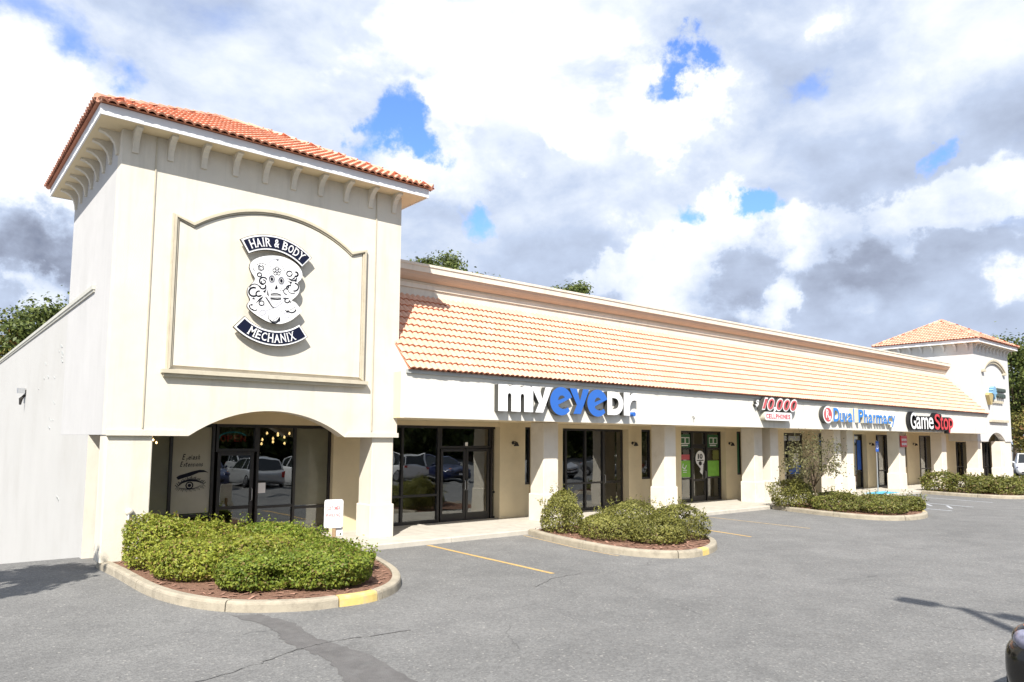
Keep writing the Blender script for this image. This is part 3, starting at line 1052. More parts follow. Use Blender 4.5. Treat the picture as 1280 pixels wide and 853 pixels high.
def tower(x0, w, d, e, bz, apex, eave, arch, label_side, front_tiles):
    """square corner tower: walls, arch, corbels, eave and hipped tile roof"""
    x1 = x0 + w
    wall = MB()
    # front wall with the arched opening
    top = e - 0.004
    a0, a1, am = arch
    pts = [(x0, bz), (x0, top), (x1, top), (x1, bz)] + arc_pts(a1, bz, a0, bz, (a0 + a1) / 2, am, 22)
    wall.prism_xz(pts, 0.0, T, 0)
    fw_o = wall.build('tower_front_wall', CREAM if label_side == 'left' else FARW, BLD)
    s = MB()
    s.box(x0, x0 + T, T, d, bz, top)
    s.box(x1 - T, x1, T, d, bz if label_side == 'left' else bz, top)
    s.box(x0 + T, x1 - T, d - T, d, bz, top)
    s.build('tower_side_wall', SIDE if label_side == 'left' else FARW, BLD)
    # thin drip trim round the foot of the front wall
    tm = CREAM if label_side == 'left' else FARW
    t = MB()
    t.prism_xz([(x0 + 0.001, bz - 0.012), (x0 + 0.001, bz + 0.10), (a0 - 0.1, bz + 0.10), (a0 - 0.02, bz - 0.012)], -0.03, -0.002)
    t.build('trim', tm, fw_o)
    t = MB()
    t.prism_xz([(a1 + 0.02, bz - 0.012), (a1 + 0.1, bz + 0.10), (x1 + 0.035, bz + 0.10), (x1 + 0.035, bz - 0.012)], -0.03, -0.002)
    t.build('trim', tm, fw_o)
    # eave: soffit, fascia
    o = eave
    s = MB()
    s.box(x0 - o + 0.03, x1 + o - 0.03, -o + 0.03, d + o - 0.03, e, e + 0.05)
    s.build('soffit', SOFFIT, BLD)
    f = MB()
    for (xa, xb, ya, yb) in ((x0 - o, x1 + o, -o, -o + 0.03), (x0 - o, x1 + o, d + o - 0.03, d + o)):
        f.box(xa, xb, ya, yb, e - 0.012, e + 0.2)
    for xa in (x0 - o, x1 + o - 0.03):
        f.box(xa, xa + 0.03, -o + 0.03, d + o - 0.03, e - 0.012, e + 0.2)
    f.build('fascia', TRIM, BLD)
    # corbels under the eave
    prof = [(0.0, 0.0), (0.0, -0.46), (-0.045, -0.46), (-0.055, -0.36), (-0.09, -0.24), (-0.16, -0.14), (-0.26, -0.075), (-0.37, -0.05), (-0.37, 0.0)]
    c = MB()
    c.prism_yz(prof, -0.06, 0.06)
    me = c.mesh('corbel', CREAM if label_side == 'left' else FARW)
    n = 10
    for k in range(n):
        q = bpy.data.objects.new('corbel', me)
        COL.objects.link(q)
        q.parent = fw_o
        q.location = (x0 + 0.24 + (w - 0.48) * k / (n - 1), 0, e)
    for k in range(8):
        q = bpy.data.objects.new('corbel', me)
        COL.objects.link(q)
        q.parent = fw_o
        q.location = (x0, 0.32 + (d - 0.64) * k / 7, e)
        q.rotation_euler = (0, 0, -math.pi / 2)
    # hipped roof
    ex = o + 0.07
    ez = e + 0.215
    cx, cy = x0 + w / 2, d / 2
    hx, hy = w / 2 + ex, d / 2 + ex
    ridge = hx - hy
    rb = MB()
    A = [(x0 - ex, -ex, ez), (x1 + ex, -ex, ez), (x1 + ex, d + ex, ez), (x0 - ex, d + ex, ez)]
    P, Q = (cx - ridge, cy, apex), (cx + ridge, cy, apex)
    rb.poly([A[0], A[1], Q, P])
    rb.poly([A[1], A[2], Q])
    rb.poly([A[2], A[3], P, Q])
    rb.poly([A[3], A[0], P])
    rb.poly(A[::-1])
    roof = rb.build('tower_roof', TILE_BUTT, BLD)
    rise = apex - ez
    sl = math.hypot(hy, rise)
    cs, sn = hy / sl, rise / sl
    for (org, u, L, ind) in (((x0 - ex, -ex, ez), (1, 0, 0), 2 * hx, front_tiles), ((x0 - ex, d + ex, ez), (0, -1, 0), 2 * hy, None),
                             ((x1 + ex, -ex, ez), (0, 1, 0), 2 * hy, None), ((x1 + ex, d + ex, ez), (-1, 0, 0), 2 * hx, None)):
        u = Vector(u)
        inw = Vector((-u.y, u.x, 0))
        v = inw * cs + Vector((0, 0, 1)) * sn
        nn = u.cross(v)
        lay_tiles(Vector(org) - v * 0.04, u, v, nn, L, sl - 0.05, roof, TILE_ME, ind, lambda a, b2, L=L: a > b2 * cs + 0.02 and a < L - b2 * cs - 0.02, seed=int(x0) + int(L * 10))
    # hip and ridge caps
    capb = MB()
    cap_me = None
    caps = []
    for (p, q) in ((A[0], P), (A[1], Q), (A[2], Q), (A[3], P), (P, Q)):
        p, q = Vector(p), Vector(q)
        L = (q - p).length
        k = 0
        dirv = (q - p).normalized()
        while k * 0.36 < L:
            s0 = p + dirv * (k * 0.36)
            s1 = p + dirv * min(L, k * 0.36 + 0.4)
            capb.tube([s0 + Vector((0, 0, .045)), s1 + Vector((0, 0, .025))], [0.09, 0.075], 8, 0)
            k += 1
    capb.build('hip_cap', TILE, roof)
    return fw_o


def near_front(uu, vv):
    return vv < 4 * TEX


ta = tower(0.0, W1, D1, E1, B1, 10.62, 0.502, (1.55, 5.06, 3.08), 'left', near_front)
tb = tower(X2, W2, D2, E2, B2, 10.58, 0.482, (49.15, 52.4, 3.11), 'right', None)

# control joints in the near tower front: recessed dark grooves with a proud bead
for xj in (0.641, 5.79):
    jb = MB()
    jb.box(xj - 0.013, xj + 0.013, -0.022, -0.001, 2.66, E1 - 0.02)
    jb.build('control_joint', MOLD, ta)


# ---- raised sign panel with stepped moulding on the near tower
def panel_outline(g):
    xl, xr, zb, zs, zt = 1.04 - g, 5.50 + g, 3.86 - g, 7.02, 7.62
    pts = [(xl, zb), (xl, zs + 0.1 + g), (1.42 - g * 0.2, zs - 0.02 + g)]
    pts += arc_pts(1.46, zs + g, 5.08, zs + g, 3.27, zt + g, 20)
    pts += [(5.12 + g * 0.2, zs - 0.02 + g), (xr, zs + 0.1 + g), (xr, zb)]
    return pts


pb = MB()
pb.prism_xz(panel_outline(-0.1), -0.05, -0.002)
pb.build('sign_panel', CREAM, ta)
mb_ = MB()
for (ga, gb, yy) in ((-0.085, -0.05, -0.075), (-0.045, -0.005, -0.105), (0.0, 0.03, -0.07)):
    a, c = panel_outline(ga), panel_outline(gb)
    n = len(a)
    for i in range(n - 1):
        q = [a[i], a[i + 1], c[i + 1], c[i]]
        mb_.prism_xz(q, yy, -0.003)
mb_.prism_xz([(0.93, 3.79), (0.93, 3.87), (5.6, 3.87), (5.6, 3.79)], -0.15, -0.004)
mb_.prism_xz([(0.97, 3.72), (0.97, 3.788), (5.56, 3.788), (5.56, 3.72)], -0.10, -0.005)
mb_.build('panel_molding', MOLD, ta)

# arched moulding and ledge on the far tower
mb_ = MB()
for (g, yy) in ((0.0, -0.1), (0.13, -0.16)):
    a = arc_pts(48.75 - g, 7.0, 52.5 + g, 7.0, 50.6, 7.55 + g, 16)
    c = arc_pts(48.75 - g - .13, 7.0, 52.5 + g + .13, 7.0, 50.6, 7.55 + g + .13, 16)
    for i in range(16):
        mb_.prism_xz([a[i], a[i + 1], c[i + 1], c[i]], yy, -0.003)
mb_.box(48.5, 48.85, -0.17, -0.005, 6.9, 7.05)
mb_.box(52.4, 52.75, -0.17, -0.005, 6.9, 7.05)
mb_.build('arched_molding', MOLD, tb)
mb_ = MB()
mb_.box(49.5, 52.85, -0.14, -0.004, 3.78, 3.93)
mb_.build('sign_ledge', MOLD, tb)

# ---- pillars
PIL = []


def pillar(xa, xb, ztop, mat, y0=0.15, y1=0.75, plinth=True):
    p = MB()
    p.box(xa, xb, y0, y1, BW, ztop)
    if plinth:
        p.box(xa - 0.035, xb + 0.035, y0 - 0.035, y1 + 0.035, BW - 0.003, 0.86)
    o = p.build('pillar', mat, BLD)
    bevel(o, 0.02, 2)
    return o


pillar(0.02, 0.86, B1 - 0.002, CREAM, 0.04, 0.64, False)
pillar(5.86, 6.46, B1 - 0.002, CREAM, 0.06, 0.7)
for xa, xb in ((11.66, 12.26), (17.36, 17.98), (22.98, 23.57), (24.17, 24.78), (29.52, 30.18), (30.76, 31.4), (36.44, 37.16), (42.08, 42.76)):
    pillar(xa, xb, 2.995, PILLAR)
pillar(47.45, 48.12, B2 - 0.002, PILLAR, 0.04, 0.7)
pillar(51.6, 53.6, B2 - 0.002, PILLAR, 0.04, 0.6)

# ---- side and rear walls, flat roof behind
sw = MB()
sw.prism_yz([(1.77, 0.5), (1.77, B1 - 0.002), (5.392, B1 - 0.002), (5.394, 5.70), (27.0, 5.70), (27.0, -6), (1.77, -2.2)], 0.0, 0.3)
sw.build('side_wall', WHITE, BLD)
r_ = random.Random(11)
for k in range(16):
    y0, z0 = r_.choice(((6.0, 4.6), (7.0, 4.3), (8.5, 4.4), (6.4, 3.2), (7.3, 2.9), (5.4, 1.0), (10.5, 3.9)))
    y0 += r_.uniform(-.5, .5)
    z0 += r_.uniform(-.25, .25)
    fl_ = MB()
    w_, h_ = r_.uniform(.06, .2), r_.uniform(.015, .04)
    q = [(y0 + w_ * math.cos(R(t)) * r_.uniform(.6, 1.2), z0 + h_ * math.sin(R(t)) * r_.uniform(.5, 1.3) + w_ * 0.25 * math.cos(R(t))) for t in range(0, 360, 45)]
    fl_.prism_yz(q, -0.012, -0.002)
    fl_.build('paint_flake', GUTTER, BLD)
cp = MB()
cp.box(-0.06, 0.02 - 0.022, 1.95, 5.39, 5.70, 5.79)
cp.box(-0.06, 0.36, 5.395, 27.05, 5.702, 5.79)
cp.box(-0.035, -0.003, 1.97, 26.9, 5.645, 5.70)
cp.build('wall_coping', COPING, BLD)
rw = MB()
rw.box(0.3, X2 + W2, 26.7, 27.0, -0.5, 5.69)
rw.box(X2 + W2 - 0.3, X2 + W2, D2 + 0.002, 26.7, -0.5, 5.69)
rw.build('rear_wall', WHITE, BLD)
fr = MB()
fr.box(0.3, X2 + W2 - 0.3, 5.4, 26.7, 5.2, 5.3)
fr.box(W1 + 0.002, X2 - 0.002, 1.95, 5.398, 5.2, 5.3)
fr.build('flat_roof', ROOFFLAT, BLD)
# return at the tower foot behind the left pillar
rt_ = MB()
rt_.box(0.302, 0.9, 1.78, 1.98, BW, B1 - 0.003)
rt_.build('return_wall', CREAM, BLD)
rt_ = MB()
rt_.box(0.0, 0.3, 1.755, 1.768, GZ - 0.1, B1 - 0.004)
rt_.build('return_wall', CREAM, BLD)

# ---- white band over the walk, gutter and soffit
bd = MB()
bd.box(6.40, 47.25, -0.60, -0.35, 3.0, 4.16)
bd.build('sign_band', BAND, BLD)
sf = MB()
sf.box(W1 + 0.003, X2 - 0.003, -0.35 + 0.002, 1.6, 3.002, 3.06)
sf.box(6.40, W1 + 0.003, -0.349, -0.004, 3.003, 4.16)
sf.box(X2 - 0.003, 47.25, -0.349, -0.004, 3.003, 4.16)
sf.build('soffit', SOFFIT, BLD)
gt = MB()
gt.box(6.38, 47.27, -0.655, -0.603, 4.10, 4.20)
gt.build('gutter', GUTTER, BLD)
# ceilings inside the tower feet
tc_ = MB()
tc_.box(T, W1 - T, T + 0.002, 1.9, 3.15, 3.2)
tc_.box(X2 + T, X2 + W2 - T, T + 0.002, 1.9, 3.15, 3.2)
tc_.build('soffit', SOFFIT, BLD)

# ---- main tile roof
SLV = Vector((0, 1.638 + 0.72, 6.623 - 4.247))
SLL = SLV.length
SLV.normalize()
rb = MB()
o0 = Vector((6.40, -0.70, 4.19))
o1 = o0 + SLV * (SLL + 0.05)
rb.poly([(6.40, o0.y, o0.z), (47.24, o0.y, o0.z), (47.24, -0.002, o0.z + 0.7 * SLV.z / SLV.y), (6.40, -0.002, o0.z + 0.7 * SLV.z / SLV.y)])
za = o0.z + 0.702 * SLV.z / SLV.y
rb.poly([(W1 + 0.003, 0.0, za), (X2 - 0.003, 0.0, za), (X2 - 0.003, o1.y, o1.z), (W1 + 0.003, o1.y, o1.z)])
rb.poly([(6.40, o0.y, o0.z - 0.002), (6.40, -0.002, o0.z + 0.69), (6.40, -0.002, 4.16), (6.40, -0.6, 4.16)], 1)
rb.poly([(47.24, o0.y, o0.z - 0.002), (47.24, -0.6, 4.16), (47.24, -0.002, 4.16), (47.24, -0.002, o0.z + 0.69)], 1)
mr_ = rb.build('tile_roof', [TILE_BUTT, BAND], BLD)
nn = Vector((1, 0, 0)).cross(SLV)
nrows = 11
TEX_SAVE = TEX
TEX = SLL / nrows


def roof_clip(uu, vv):
    return vv * SLV.y > 0.55 or True


lay_tiles(o0 + Vector((0.02, 0, 0)) + nn * 0.012 - SLV * 0.02, (1, 0, 0), SLV, nn, 40.72, SLL + 0.01, mr_, TILE_FADED, lambda a, b2: a < 2.2, None, 5)
TEX = TEX_SAVE
# ---- parapet with cornice above the tiles
pp = MB()
prof = [(1.62, 5.3), (1.62, 6.80), (1.575, 6.80), (1.575, 6.93), (1.555, 6.93), (1.555, 6.985), (1.58, 6.99), (1.50, 7.02), (1.42, 7.07), (1.36, 7.14), (1.33, 7.22), (1.30, 7.22), (1.30, 7.385), (1.275, 7.39), (1.275, 7.46), (1.95, 7.46), (1.95, 5.3)]
n = len(prof)
xa, xb = W1 + 0.003, X2 - 0.003
mats_i = [0, 0, 0, 0, 2, 2, 1, 1, 1, 1, 1, 0, 0, 0, 0, 0, 0]
for i in range(n):
    (y0, z0), (y1, z1) = prof[i], prof[(i + 1) % n]
    pp.add([(xa, y0, z0), (xa, y1, z1), (xb, y1, z1), (xb, y0, z0)], [(0, 3, 2, 1)], mats_i[i])
pp.build('parapet', [CREAM, COVE, MOLD], BLD)

# ------------------------------------------------------------------ shop fronts
GY = 1.9
HEAD = 2.86


def window(xs_, zb, zt, y, rails=(), parent=BLD, name='window', fr_w=0.06, panes=True, depth=0.12, base=0.0, skip=()):
    """aluminium frame with uprights at xs_, rails as (i, z): bar across bay i; one pane per opening"""
    f = MB()
    for i, x in enumerate(xs_):
        f.box(x - fr_w / 2, x + fr_w / 2, y - depth / 2, y + depth / 2, zb, zt)
    for a, c in zip(xs_, xs_[1:]):
        f.box(a + fr_w / 2, c - fr_w / 2, y - depth / 2 + 0.002, y + depth / 2 - 0.002, zt - 0.07, zt)
        f.box(a + fr_w / 2, c - fr_w / 2, y - depth / 2 + 0.002, y + depth / 2 - 0.002, zb, zb + 0.07 + base)
    for i, z in rails:
        f.box(xs_[i] + fr_w / 2, xs_[i + 1] - fr_w / 2, y - depth / 2 + 0.003, y + depth / 2 - 0.003, z - 0.03, z + 0.03)
    o = f.build(name, FRAME, parent)
    for i in range(len(xs_) - 1):
        if i in skip:
            continue
        cuts = [zb + 0.07 + base] + sorted(z for k, z in rails if k == i) + [zt - 0.07]
        for k in range(len(cuts) - 1):
            g = MB()
            lo = cuts[k] + (0.03 if k else 0)
            hi = cuts[k + 1] - (0.03 if k < len(cuts) - 2 else 0)
            yy = y - 0.002 * ((i + k) % 2)
            g.box(xs_[i] + fr_w / 2, xs_[i + 1] - fr_w / 2, yy - 0.006, yy + 0.006, lo, hi)
            g.build('pane', GLASS, o)
    return o


def door(x0, x1, zb, zt, y, hinge_left=True, mid=None):
    f = MB()
    s = 0.085
    f.box(x0 + 0.006, x0 + s, y - 0.025, y + 0.025, zb + 0.012, zt - 0.006)
    f.box(x1 - s, x1 - 0.006, y - 0.025, y + 0.025, zb + 0.012, zt - 0.006)
    f.box(x0 + s, x1 - s, y - 0.024, y + 0.024, zt - s, zt - 0.006)
    f.box(x0 + s, x1 - s, y - 0.024, y + 0.024, zb + 0.012, zb + 0.24)
    if mid:
        f.box(x0 + s, x1 - s, y - 0.023, y + 0.023, mid - 0.04, mid + 0.04)
    o = f.build('door', FRAME, BLD)
    g = MB()
    if mid:
        g.box(x0 + s, x1 - s, y - 0.005, y + 0.005, zb + 0.24, mid - 0.04)
        g.box(x0 + s, x1 - s, y - 0.005, y + 0.005, mid + 0.04, zt - s)
    else:
        g.box(x0 + s, x1 - s, y - 0.005, y + 0.005, zb + 0.24, zt - s)
    g.build('pane', GLASS, o)
    xh = x1 - s / 2 if hinge_left else x0 + s / 2
    h = MB()
    h.tube([(xh, y - 0.03, 0.95), (xh, y - 0.075, 0.97), (xh, y - 0.075, 1.23), (xh, y - 0.03, 1.25)], 0.012, 8)
    h.build('handle', GREYM, o)
    return o


def wall_seg(x0, x1, z0=BW, z1=3.001, y0=1.6, y1=1.98, mat=TAN, name='shop_wall'):
    p = MB()
    p.box(x0, x1, y0, y1, z0, z1)
    return p.build(name, mat, BLD)


# near tower shop front
TF = [0.9, 1.70, 2.66, 3.67, 4.65, 5.60]
window([0.94, 1.70, 2.63], BW, 2.80, GY, [(0, 0.66), (1, 0.66)], base=0.05)
window([2.72, 3.64], 2.14, 2.80, GY)
door(2.74, 3.62, BW, 2.13, GY, True, 0.80)
window([3.70, 4.65, 5.60], BW, 2.80, GY, [(0, 0.78), (1, 0.72)], base=0.05)
wall_seg(5.635, 6.50, BW, 3.15, 1.7, 1.98)
wall_seg(0.302, 0.905, BW, 3.15, 1.982, 2.1)
wall_seg(0.9, 5.64, 2.803, 3.15, 1.8, 1.98)
# films behind the outer panes
for i, (xa, xb, za, zb_, mt) in enumerate(((0.99, 1.66, 0.72, 2.72, FILM2), (1.74, 2.59, 0.72, 2.72, FILM), (4.70, 5.56, 0.78, 2.72, FILM2))):
    f = MB()
    f.box(xa, xb, GY - 0.016, GY - 0.010, za, zb_)
    f.build('window_film', mt, BLD)

# bay 1 (big glazed entry)
window([6.56, 7.82, 9.04], BW, HEAD, GY, [(0, 0.85), (1, 0.85)], fr_w=0.07, base=0.03)
window([9.12, 10.98], 2.20, HEAD, GY, fr_w=0.07)
door(9.14, 10.05, BW, 2.19, GY, True)
door(10.06, 10.96, BW, 2.19, GY, False)
window([11.02, 11.36], BW, HEAD, GY, [(0, 0.85)], fr_w=0.07)
wall_seg(11.15, 12.18, z0=BW)
wall_seg(6.53, 11.15, HEAD + 0.003, 3.001, 1.62, 1.98)
NW = [(12.18, 12.44), (17.84, 18.40), (23.99, 24.36), (30.94, 31.40), (40.72, 41.02)]
for a, c in NW:
    window([a + 0.03, c - 0.03], 1.05, 2.87, 1.72, fr_w=0.05, name='narrow_window')
    wall_seg(a, c, BW, 1.047, 1.66, 1.98)
    wall_seg(a, c, 2.873, 3.001, 1.6, 1.98)
# bay 2
wall_seg(12.44, 13.83)
window([13.87, 14.22, 15.16, 16.06], BW, HEAD, GY, [(0, 0.99), (1, 0.99), (2, 0.99)], fr_w=0.08, base=0.04)
door(16.10, 17.12, BW, HEAD - 0.003, GY, False, 0.99)
wall_seg(13.83, 16.79, HEAD + 0.003, 3.001, 1.62, 1.98)
wall_seg(17.13, 17.84)
wall_seg(16.79, 17.13, HEAD + 0.003, 3.001, 1.61, 1.98)
# bay 3
wall_seg(18.40, 20.19)
window([20.23, 21.20], BW, HEAD, GY, [(0, 0.97), (0, 2.15)], fr_w=0.08, base=0.06)
window([21.25, 22.16], 2.26, HEAD, GY, fr_w=0.07)
door(21.27, 22.14, BW, 2.25, GY, True, 0.9)
window([22.21, 23.14], BW, HEAD, GY, [(0, 0.97), (0, 2.15)], fr_w=0.08, base=0.06)
wall_seg(23.18, 23.99)
wall_seg(20.19, 23.18, HEAD + 0.003, 3.001, 1.62, 1.98)
# bay 4
wall_seg(24.36, 27.75)
window([27.79, 28.54, 29.77], BW, HEAD, GY, [(0, 0.9), (1, 0.9)], fr_w=0.08, base=0.04)
wall_seg(29.81, 30.94)
wall_seg(27.75, 29.81, HEAD + 0.003, 3.001, 1.62, 1.98)
# bay 5
wall_seg(31.40, 34.60)
window([34.64, 35.97], BW, HEAD, GY, [(0, 0.9)], fr_w=0.08)
wall_seg(36.01, 37.10)
window([37.14, 37.88, 38.86, 39.2], BW, HEAD, GY, [(0, 0.9), (1, 0.9), (2, 0.9)], fr_w=0.08)
wall_seg(39.24, 40.72)
wall_seg(34.60, 36.01, HEAD + 0.003, 3.001, 1.62, 1.98)
wall_seg(37.10, 39.24, HEAD + 0.003, 3.001, 1.62, 1.98)
wall_seg(41.02, 42.74)
window([42.78, 43.51, 44.40, 45.30], BW, HEAD, GY, [(0, 0.9), (1, 0.9), (2, 0.9)], fr_w=0.08)
wall_seg(45.34, 48.40)
wall_seg(42.74, 45.34, HEAD + 0.003, 3.001, 1.62, 1.98)
window([48.44, 49.32, 50.28, 51.36], BW, 2.5, GY, [(0, 0.9), (1, 0.9)], fr_w=0.08)
wall_seg(51.40, 53.2, BW, 3.15)
window([51.2, 51.75, 52.3], BW, 2.5, 0.95, [(0, 0.9), (1, 0.9)], fr_w=0.08)
wall_seg(52.34, 53.2, BW, 3.15, 0.85, 1.2)
wall_seg(51.1, 52.34, 2.503, 3.15, 0.85, 1.2)
wall_seg(48.40, 51.40, 2.503, 3.15, 1.62, 1.98)

# rooms behind the glass
ib = MB()
ib.box(0.3, 53.3, 1.98, 9.0, -0.08, 0.03, 2)
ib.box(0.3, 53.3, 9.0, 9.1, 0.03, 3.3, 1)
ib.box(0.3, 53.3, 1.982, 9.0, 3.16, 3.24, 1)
for xp, mt in ((0.31, 1), (6.46, 0), (12.3, 1), (18.0, 0), (24.0, 1), (30.3, 1), (36.8, 0), (42.3, 1), (47.3, 0), (53.2, 1)):
    ib.box(xp, xp + 0.1, 2.12, 8.99, 0.032, 3.15, mt)
ib.box(9.2, 12.28, 5.0, 5.1, 0.031, 3.14, 0)
ib.box(14.6, 17.9, 4.0, 4.1, 0.031, 3.14, 0)
ib.build('interior', [INWALL, INDARK, INFLOOR], BLD)

# ------------------------------------------------------------------ signs on the building
# banner sign: two curved navy strips and a cut-out skull board
A = ((-3.33939, 0.01829, 0.00068), (11.506, 0.00254, -0.01815))


def sk(zx, zy):      # sketch units of the board to metres on the wall
    px, py = 300 + zx / 8.533, 310 + zy / 8.533
    return (A[0][0] + A[0][1] * px + A[0][2] * py, A[1][0] + A[1][1] * px + A[1][2] * py)


SIG = thing('salon_sign', 'two curved navy strips above and below a white skull board on the near tower', 'sign', (0, 0, 0))


def banner(cx, cz, r0, r1, t0, t1, text, spans, up):
    s = MB()
    b2 = MB()
    n = 22
    b3 = MB()
    sg = 1 if t1 > t0 else -1
    for bb, g, ya, yb in ((s, 0.0, -0.20, -0.13), (b2, 0.036, -0.208, -0.2), (b3, -0.012, -0.196, -0.135)):
        out, inn = [], []
        for i in range(n + 1):
            ga = sg * g / r1
            t = (t0 + ga) + (t1 - t0 - 2 * ga) * i / n
            out.append((cx + (r1 - g) * math.cos(t), cz + (r1 - g) * math.sin(t)))
            inn.append((cx + (r0 + g) * math.cos(t), cz + (r0 + g) * math.sin(t)))
        bb.prism_xz(out + inn[::-1], ya, yb, 0, len((0,)) - 1)
    o = s.build('banner_board', SIGNW, SIG)
    b2.build('banner_face', NAVY, o)
    b3.build('banner_rim', RETURN, o)
    hl = (r1 - r0) * 0.56
    rm = (r0 + r1) / 2
    total = sum(w for _, w in spans)
    tt0 = t0 + (t1 - t0) * 0.07
    tt1 = t1 - (t1 - t0) * 0.07
    acc = 0
    for ch, w in spans:
        ta_, tb_ = tt0 + (tt1 - tt0) * acc / total, tt0 + (tt1 - tt0) * (acc + w) / total
        acc += w
        if ch == ' ':
            continue
        pad = (0.34 if ch == 'I' else 0.1) * (tb_ - ta_)
        ta2, tb2 = ta_ + pad, tb_ - pad

        def bend(x, y, z, ta2=ta2, tb2=tb2):
            t = ta2 + (tb2 - ta2) * x
            rr = (rm - hl / 2 + hl * z) if up else (rm + hl / 2 - hl * z)
            return (cx + rr * math.cos(t), y, cz + rr * math.sin(t))
        lt = letter(ch, 0, 1, 0, 1, -0.2085, 0.006, [SIGNW], o, 0.012, fn=bend)
        # slab serifs at head and foot, as on the old-style lettering
        sb = MB()
        ends = {'H': [(0.1, 0), (0.9, 0), (0.1, 1), (0.9, 1)], 'A': [(0.05, 0), (0.95, 0)], 'I': [(0.5, 0), (0.5, 1)], 'R': [(0.1, 0), (0.95, 0), (0.1, 1)], 'B': [(0.08, 0), (0.08, 1)],
                'D': [(0.08, 0), (0.08, 1)], 'Y': [(0.05, 1), (0.95, 1), (0.5, 0)], 'M': [(0.08, 0), (0.92, 0), (0.08, 1), (0.92, 1)], 'E': [(0.08, 0), (0.08, 1)], 'N': [(0.1, 0), (0.1, 1), (0.9, 1)],
                'X': [(0.05, 0), (0.95, 0), (0.05, 1), (0.95, 1)]}.get(ch, [])
        ws = 0.15 if ch != 'I' else 0.9
        for ex_, ez_ in ends:
            q = []
            for dx, dz in ((-ws, -0.045), (ws, -0.045), (ws, 0.045), (-ws, 0.045)):
                x, y, z = bend(ex_ + dx, 0, ez_ + dz)
                q.append((x, z))
            sb.prism_xz(q, -0.2165, -0.2148)
        if sb.v:
            tag(sb.build('serif', SIGNW, o), kind='stuff')


def circ(p, q, r):
    (ax, az), (bx, bz), (cx, cz) = p, q, r
    d = 2 * (ax * (bz - cz) + bx * (cz - az) + cx * (az - bz))
    ux = ((ax * ax + az * az) * (bz - cz) + (bx * bx + bz * bz) * (cz - az) + (cx * cx + cz * cz) * (az - bz)) / d
    uz = ((ax * ax + az * az) * (cx - bx) + (bx * bx + bz * bz) * (ax - cx) + (cx * cx + cz * cz) * (bx - ax)) / d
    return ux, uz, math.hypot(ax - ux, az - uz)


def wp(px, py):
    return (A[0][0] + A[0][1] * px + A[0][2] * py, A[1][0] + A[1][1] * px + A[1][2] * py)


c1 = circ(wp(301.5, 301), wp(342, 295), wp(390, 321))
pa, pbx = wp(301.5, 301), wp(390, 321)
banner(c1[0], c1[1], c1[2] - 0.33, c1[2], math.atan2(pa[1] - c1[1], pa[0] - c1[0]), math.atan2(pbx[1] - c1[1], pbx[0] - c1[0]), 'HAIR & BODY',
       [('H', 1.05), ('A', 1.0), ('I', 0.5), ('R', 1.05), (' ', 0.4), ('&', 1.0), (' ', 0.4), ('B', 1.0), ('O', 1.0), ('D', 1.0), ('Y', 1.0)], True)
c2 = circ(wp(293.5, 407), wp(338, 431.5), wp(384, 423))
pa, pbx = wp(293.5, 407), wp(384, 423)
banner(c2[0], c2[1], c2[2] - 0.33, c2[2], math.atan2(pa[1] - c2[1], pa[0] - c2[0]), math.atan2(pbx[1] - c2[1], pbx[0] - c2[0]), 'MECHANIX',
       [(' ', 1.0), ('M', 1.25), ('E', 0.9), ('C', 1.0), ('H', 1.05), ('A', 1.0), ('N', 1.05), ('I', 0.5), ('X', 1.0), (' ', 0.9)], False)

skp = [(100, 215), (112, 165), (160, 125), (230, 97), (330, 84), (430, 90), (520, 120), (600, 172), (650, 235), (664, 290), (645, 340), (612, 372), (632, 420), (625, 478), (590, 525), (546, 565), (590, 590), (642, 660), (650, 690), (560, 765), (470, 805), (390, 812), (300, 790), (220, 747), (140, 690), (82, 632), (84, 590), (108, 552), (82, 495), (84, 432), (120, 388), (150, 352), (152, 322), (118, 265)]
sp_ = smooth_path(skp + [skp[0]], 3)[:-1]
s = MB()
s.prism_xz([sk(*p) for p in sp_], -0.20, -0.13, 0, 1)
board = s.build('skull_board', [SIGNW, RETURN], SIG)
s = MB()
yl = -0.2035


def ell(cx, cy, rx, ry, n=14, a0=0, a1=360, rot=0):
    out = []
    for i in range(n + 1):
        t = R(a0 + (a1 - a0) * i / n)
        x, y = rx * math.cos(t), ry * math.sin(t)
        c, s_ = math.cos(R(rot)), math.sin(R(rot))
        out.append((cx + x * c - y * s_, cy + x * s_ + y * c))
    return out


def stroke(pts, w, mi=0, lift=0.0):
    strip(s, [sk(*p) for p in pts], max(w * 1.5, 6.0) * 0.00214, yl, mi, lift)


def blob(pts, mi=0, lift=0.0):
    s.prism_xz([sk(*p) for p in pts], yl - lift, yl - lift + 0.002, mi)


stroke(ell(380, 260, 112, 140, 20, 180, 360), 3, 1)                      # cranium
stroke([(268, 260), (262, 330), (285, 400), (270, 450), (300, 530), (370, 610), (440, 560), (470, 500), (480, 420), (495, 330), (492, 260)], 3, 1)
for cx, cy in ((330, 335), (432, 352)):
    stroke(ell(cx, cy, 34, 42), 5, 1)
    stroke(ell(cx, cy, 25, 32), 3, 0, 0.001)
    blob(ell(cx, cy, 15, 20)[:-1], 0, 0.002)
blob([(376, 395), (362, 440), (374, 447), (380, 440), (390, 446), (392, 420)])
blob([(373, 122), (408, 126), (392, 140)])
stroke([(318, 495), (350, 488), (390, 490), (425, 508)], 5)
stroke([(318, 535), (350, 545), (390, 550), (428, 545)], 7, 0, 0.001)
for k in range(9):
    x = 324 + 12 * k
    stroke([(x, 488 + abs(k - 4)), (x, 500), (x + 1, 512)], 2.5)
    stroke([(x + 1, 530), (x, 543), (x, 556)], 3.5, 0, 0.0015)
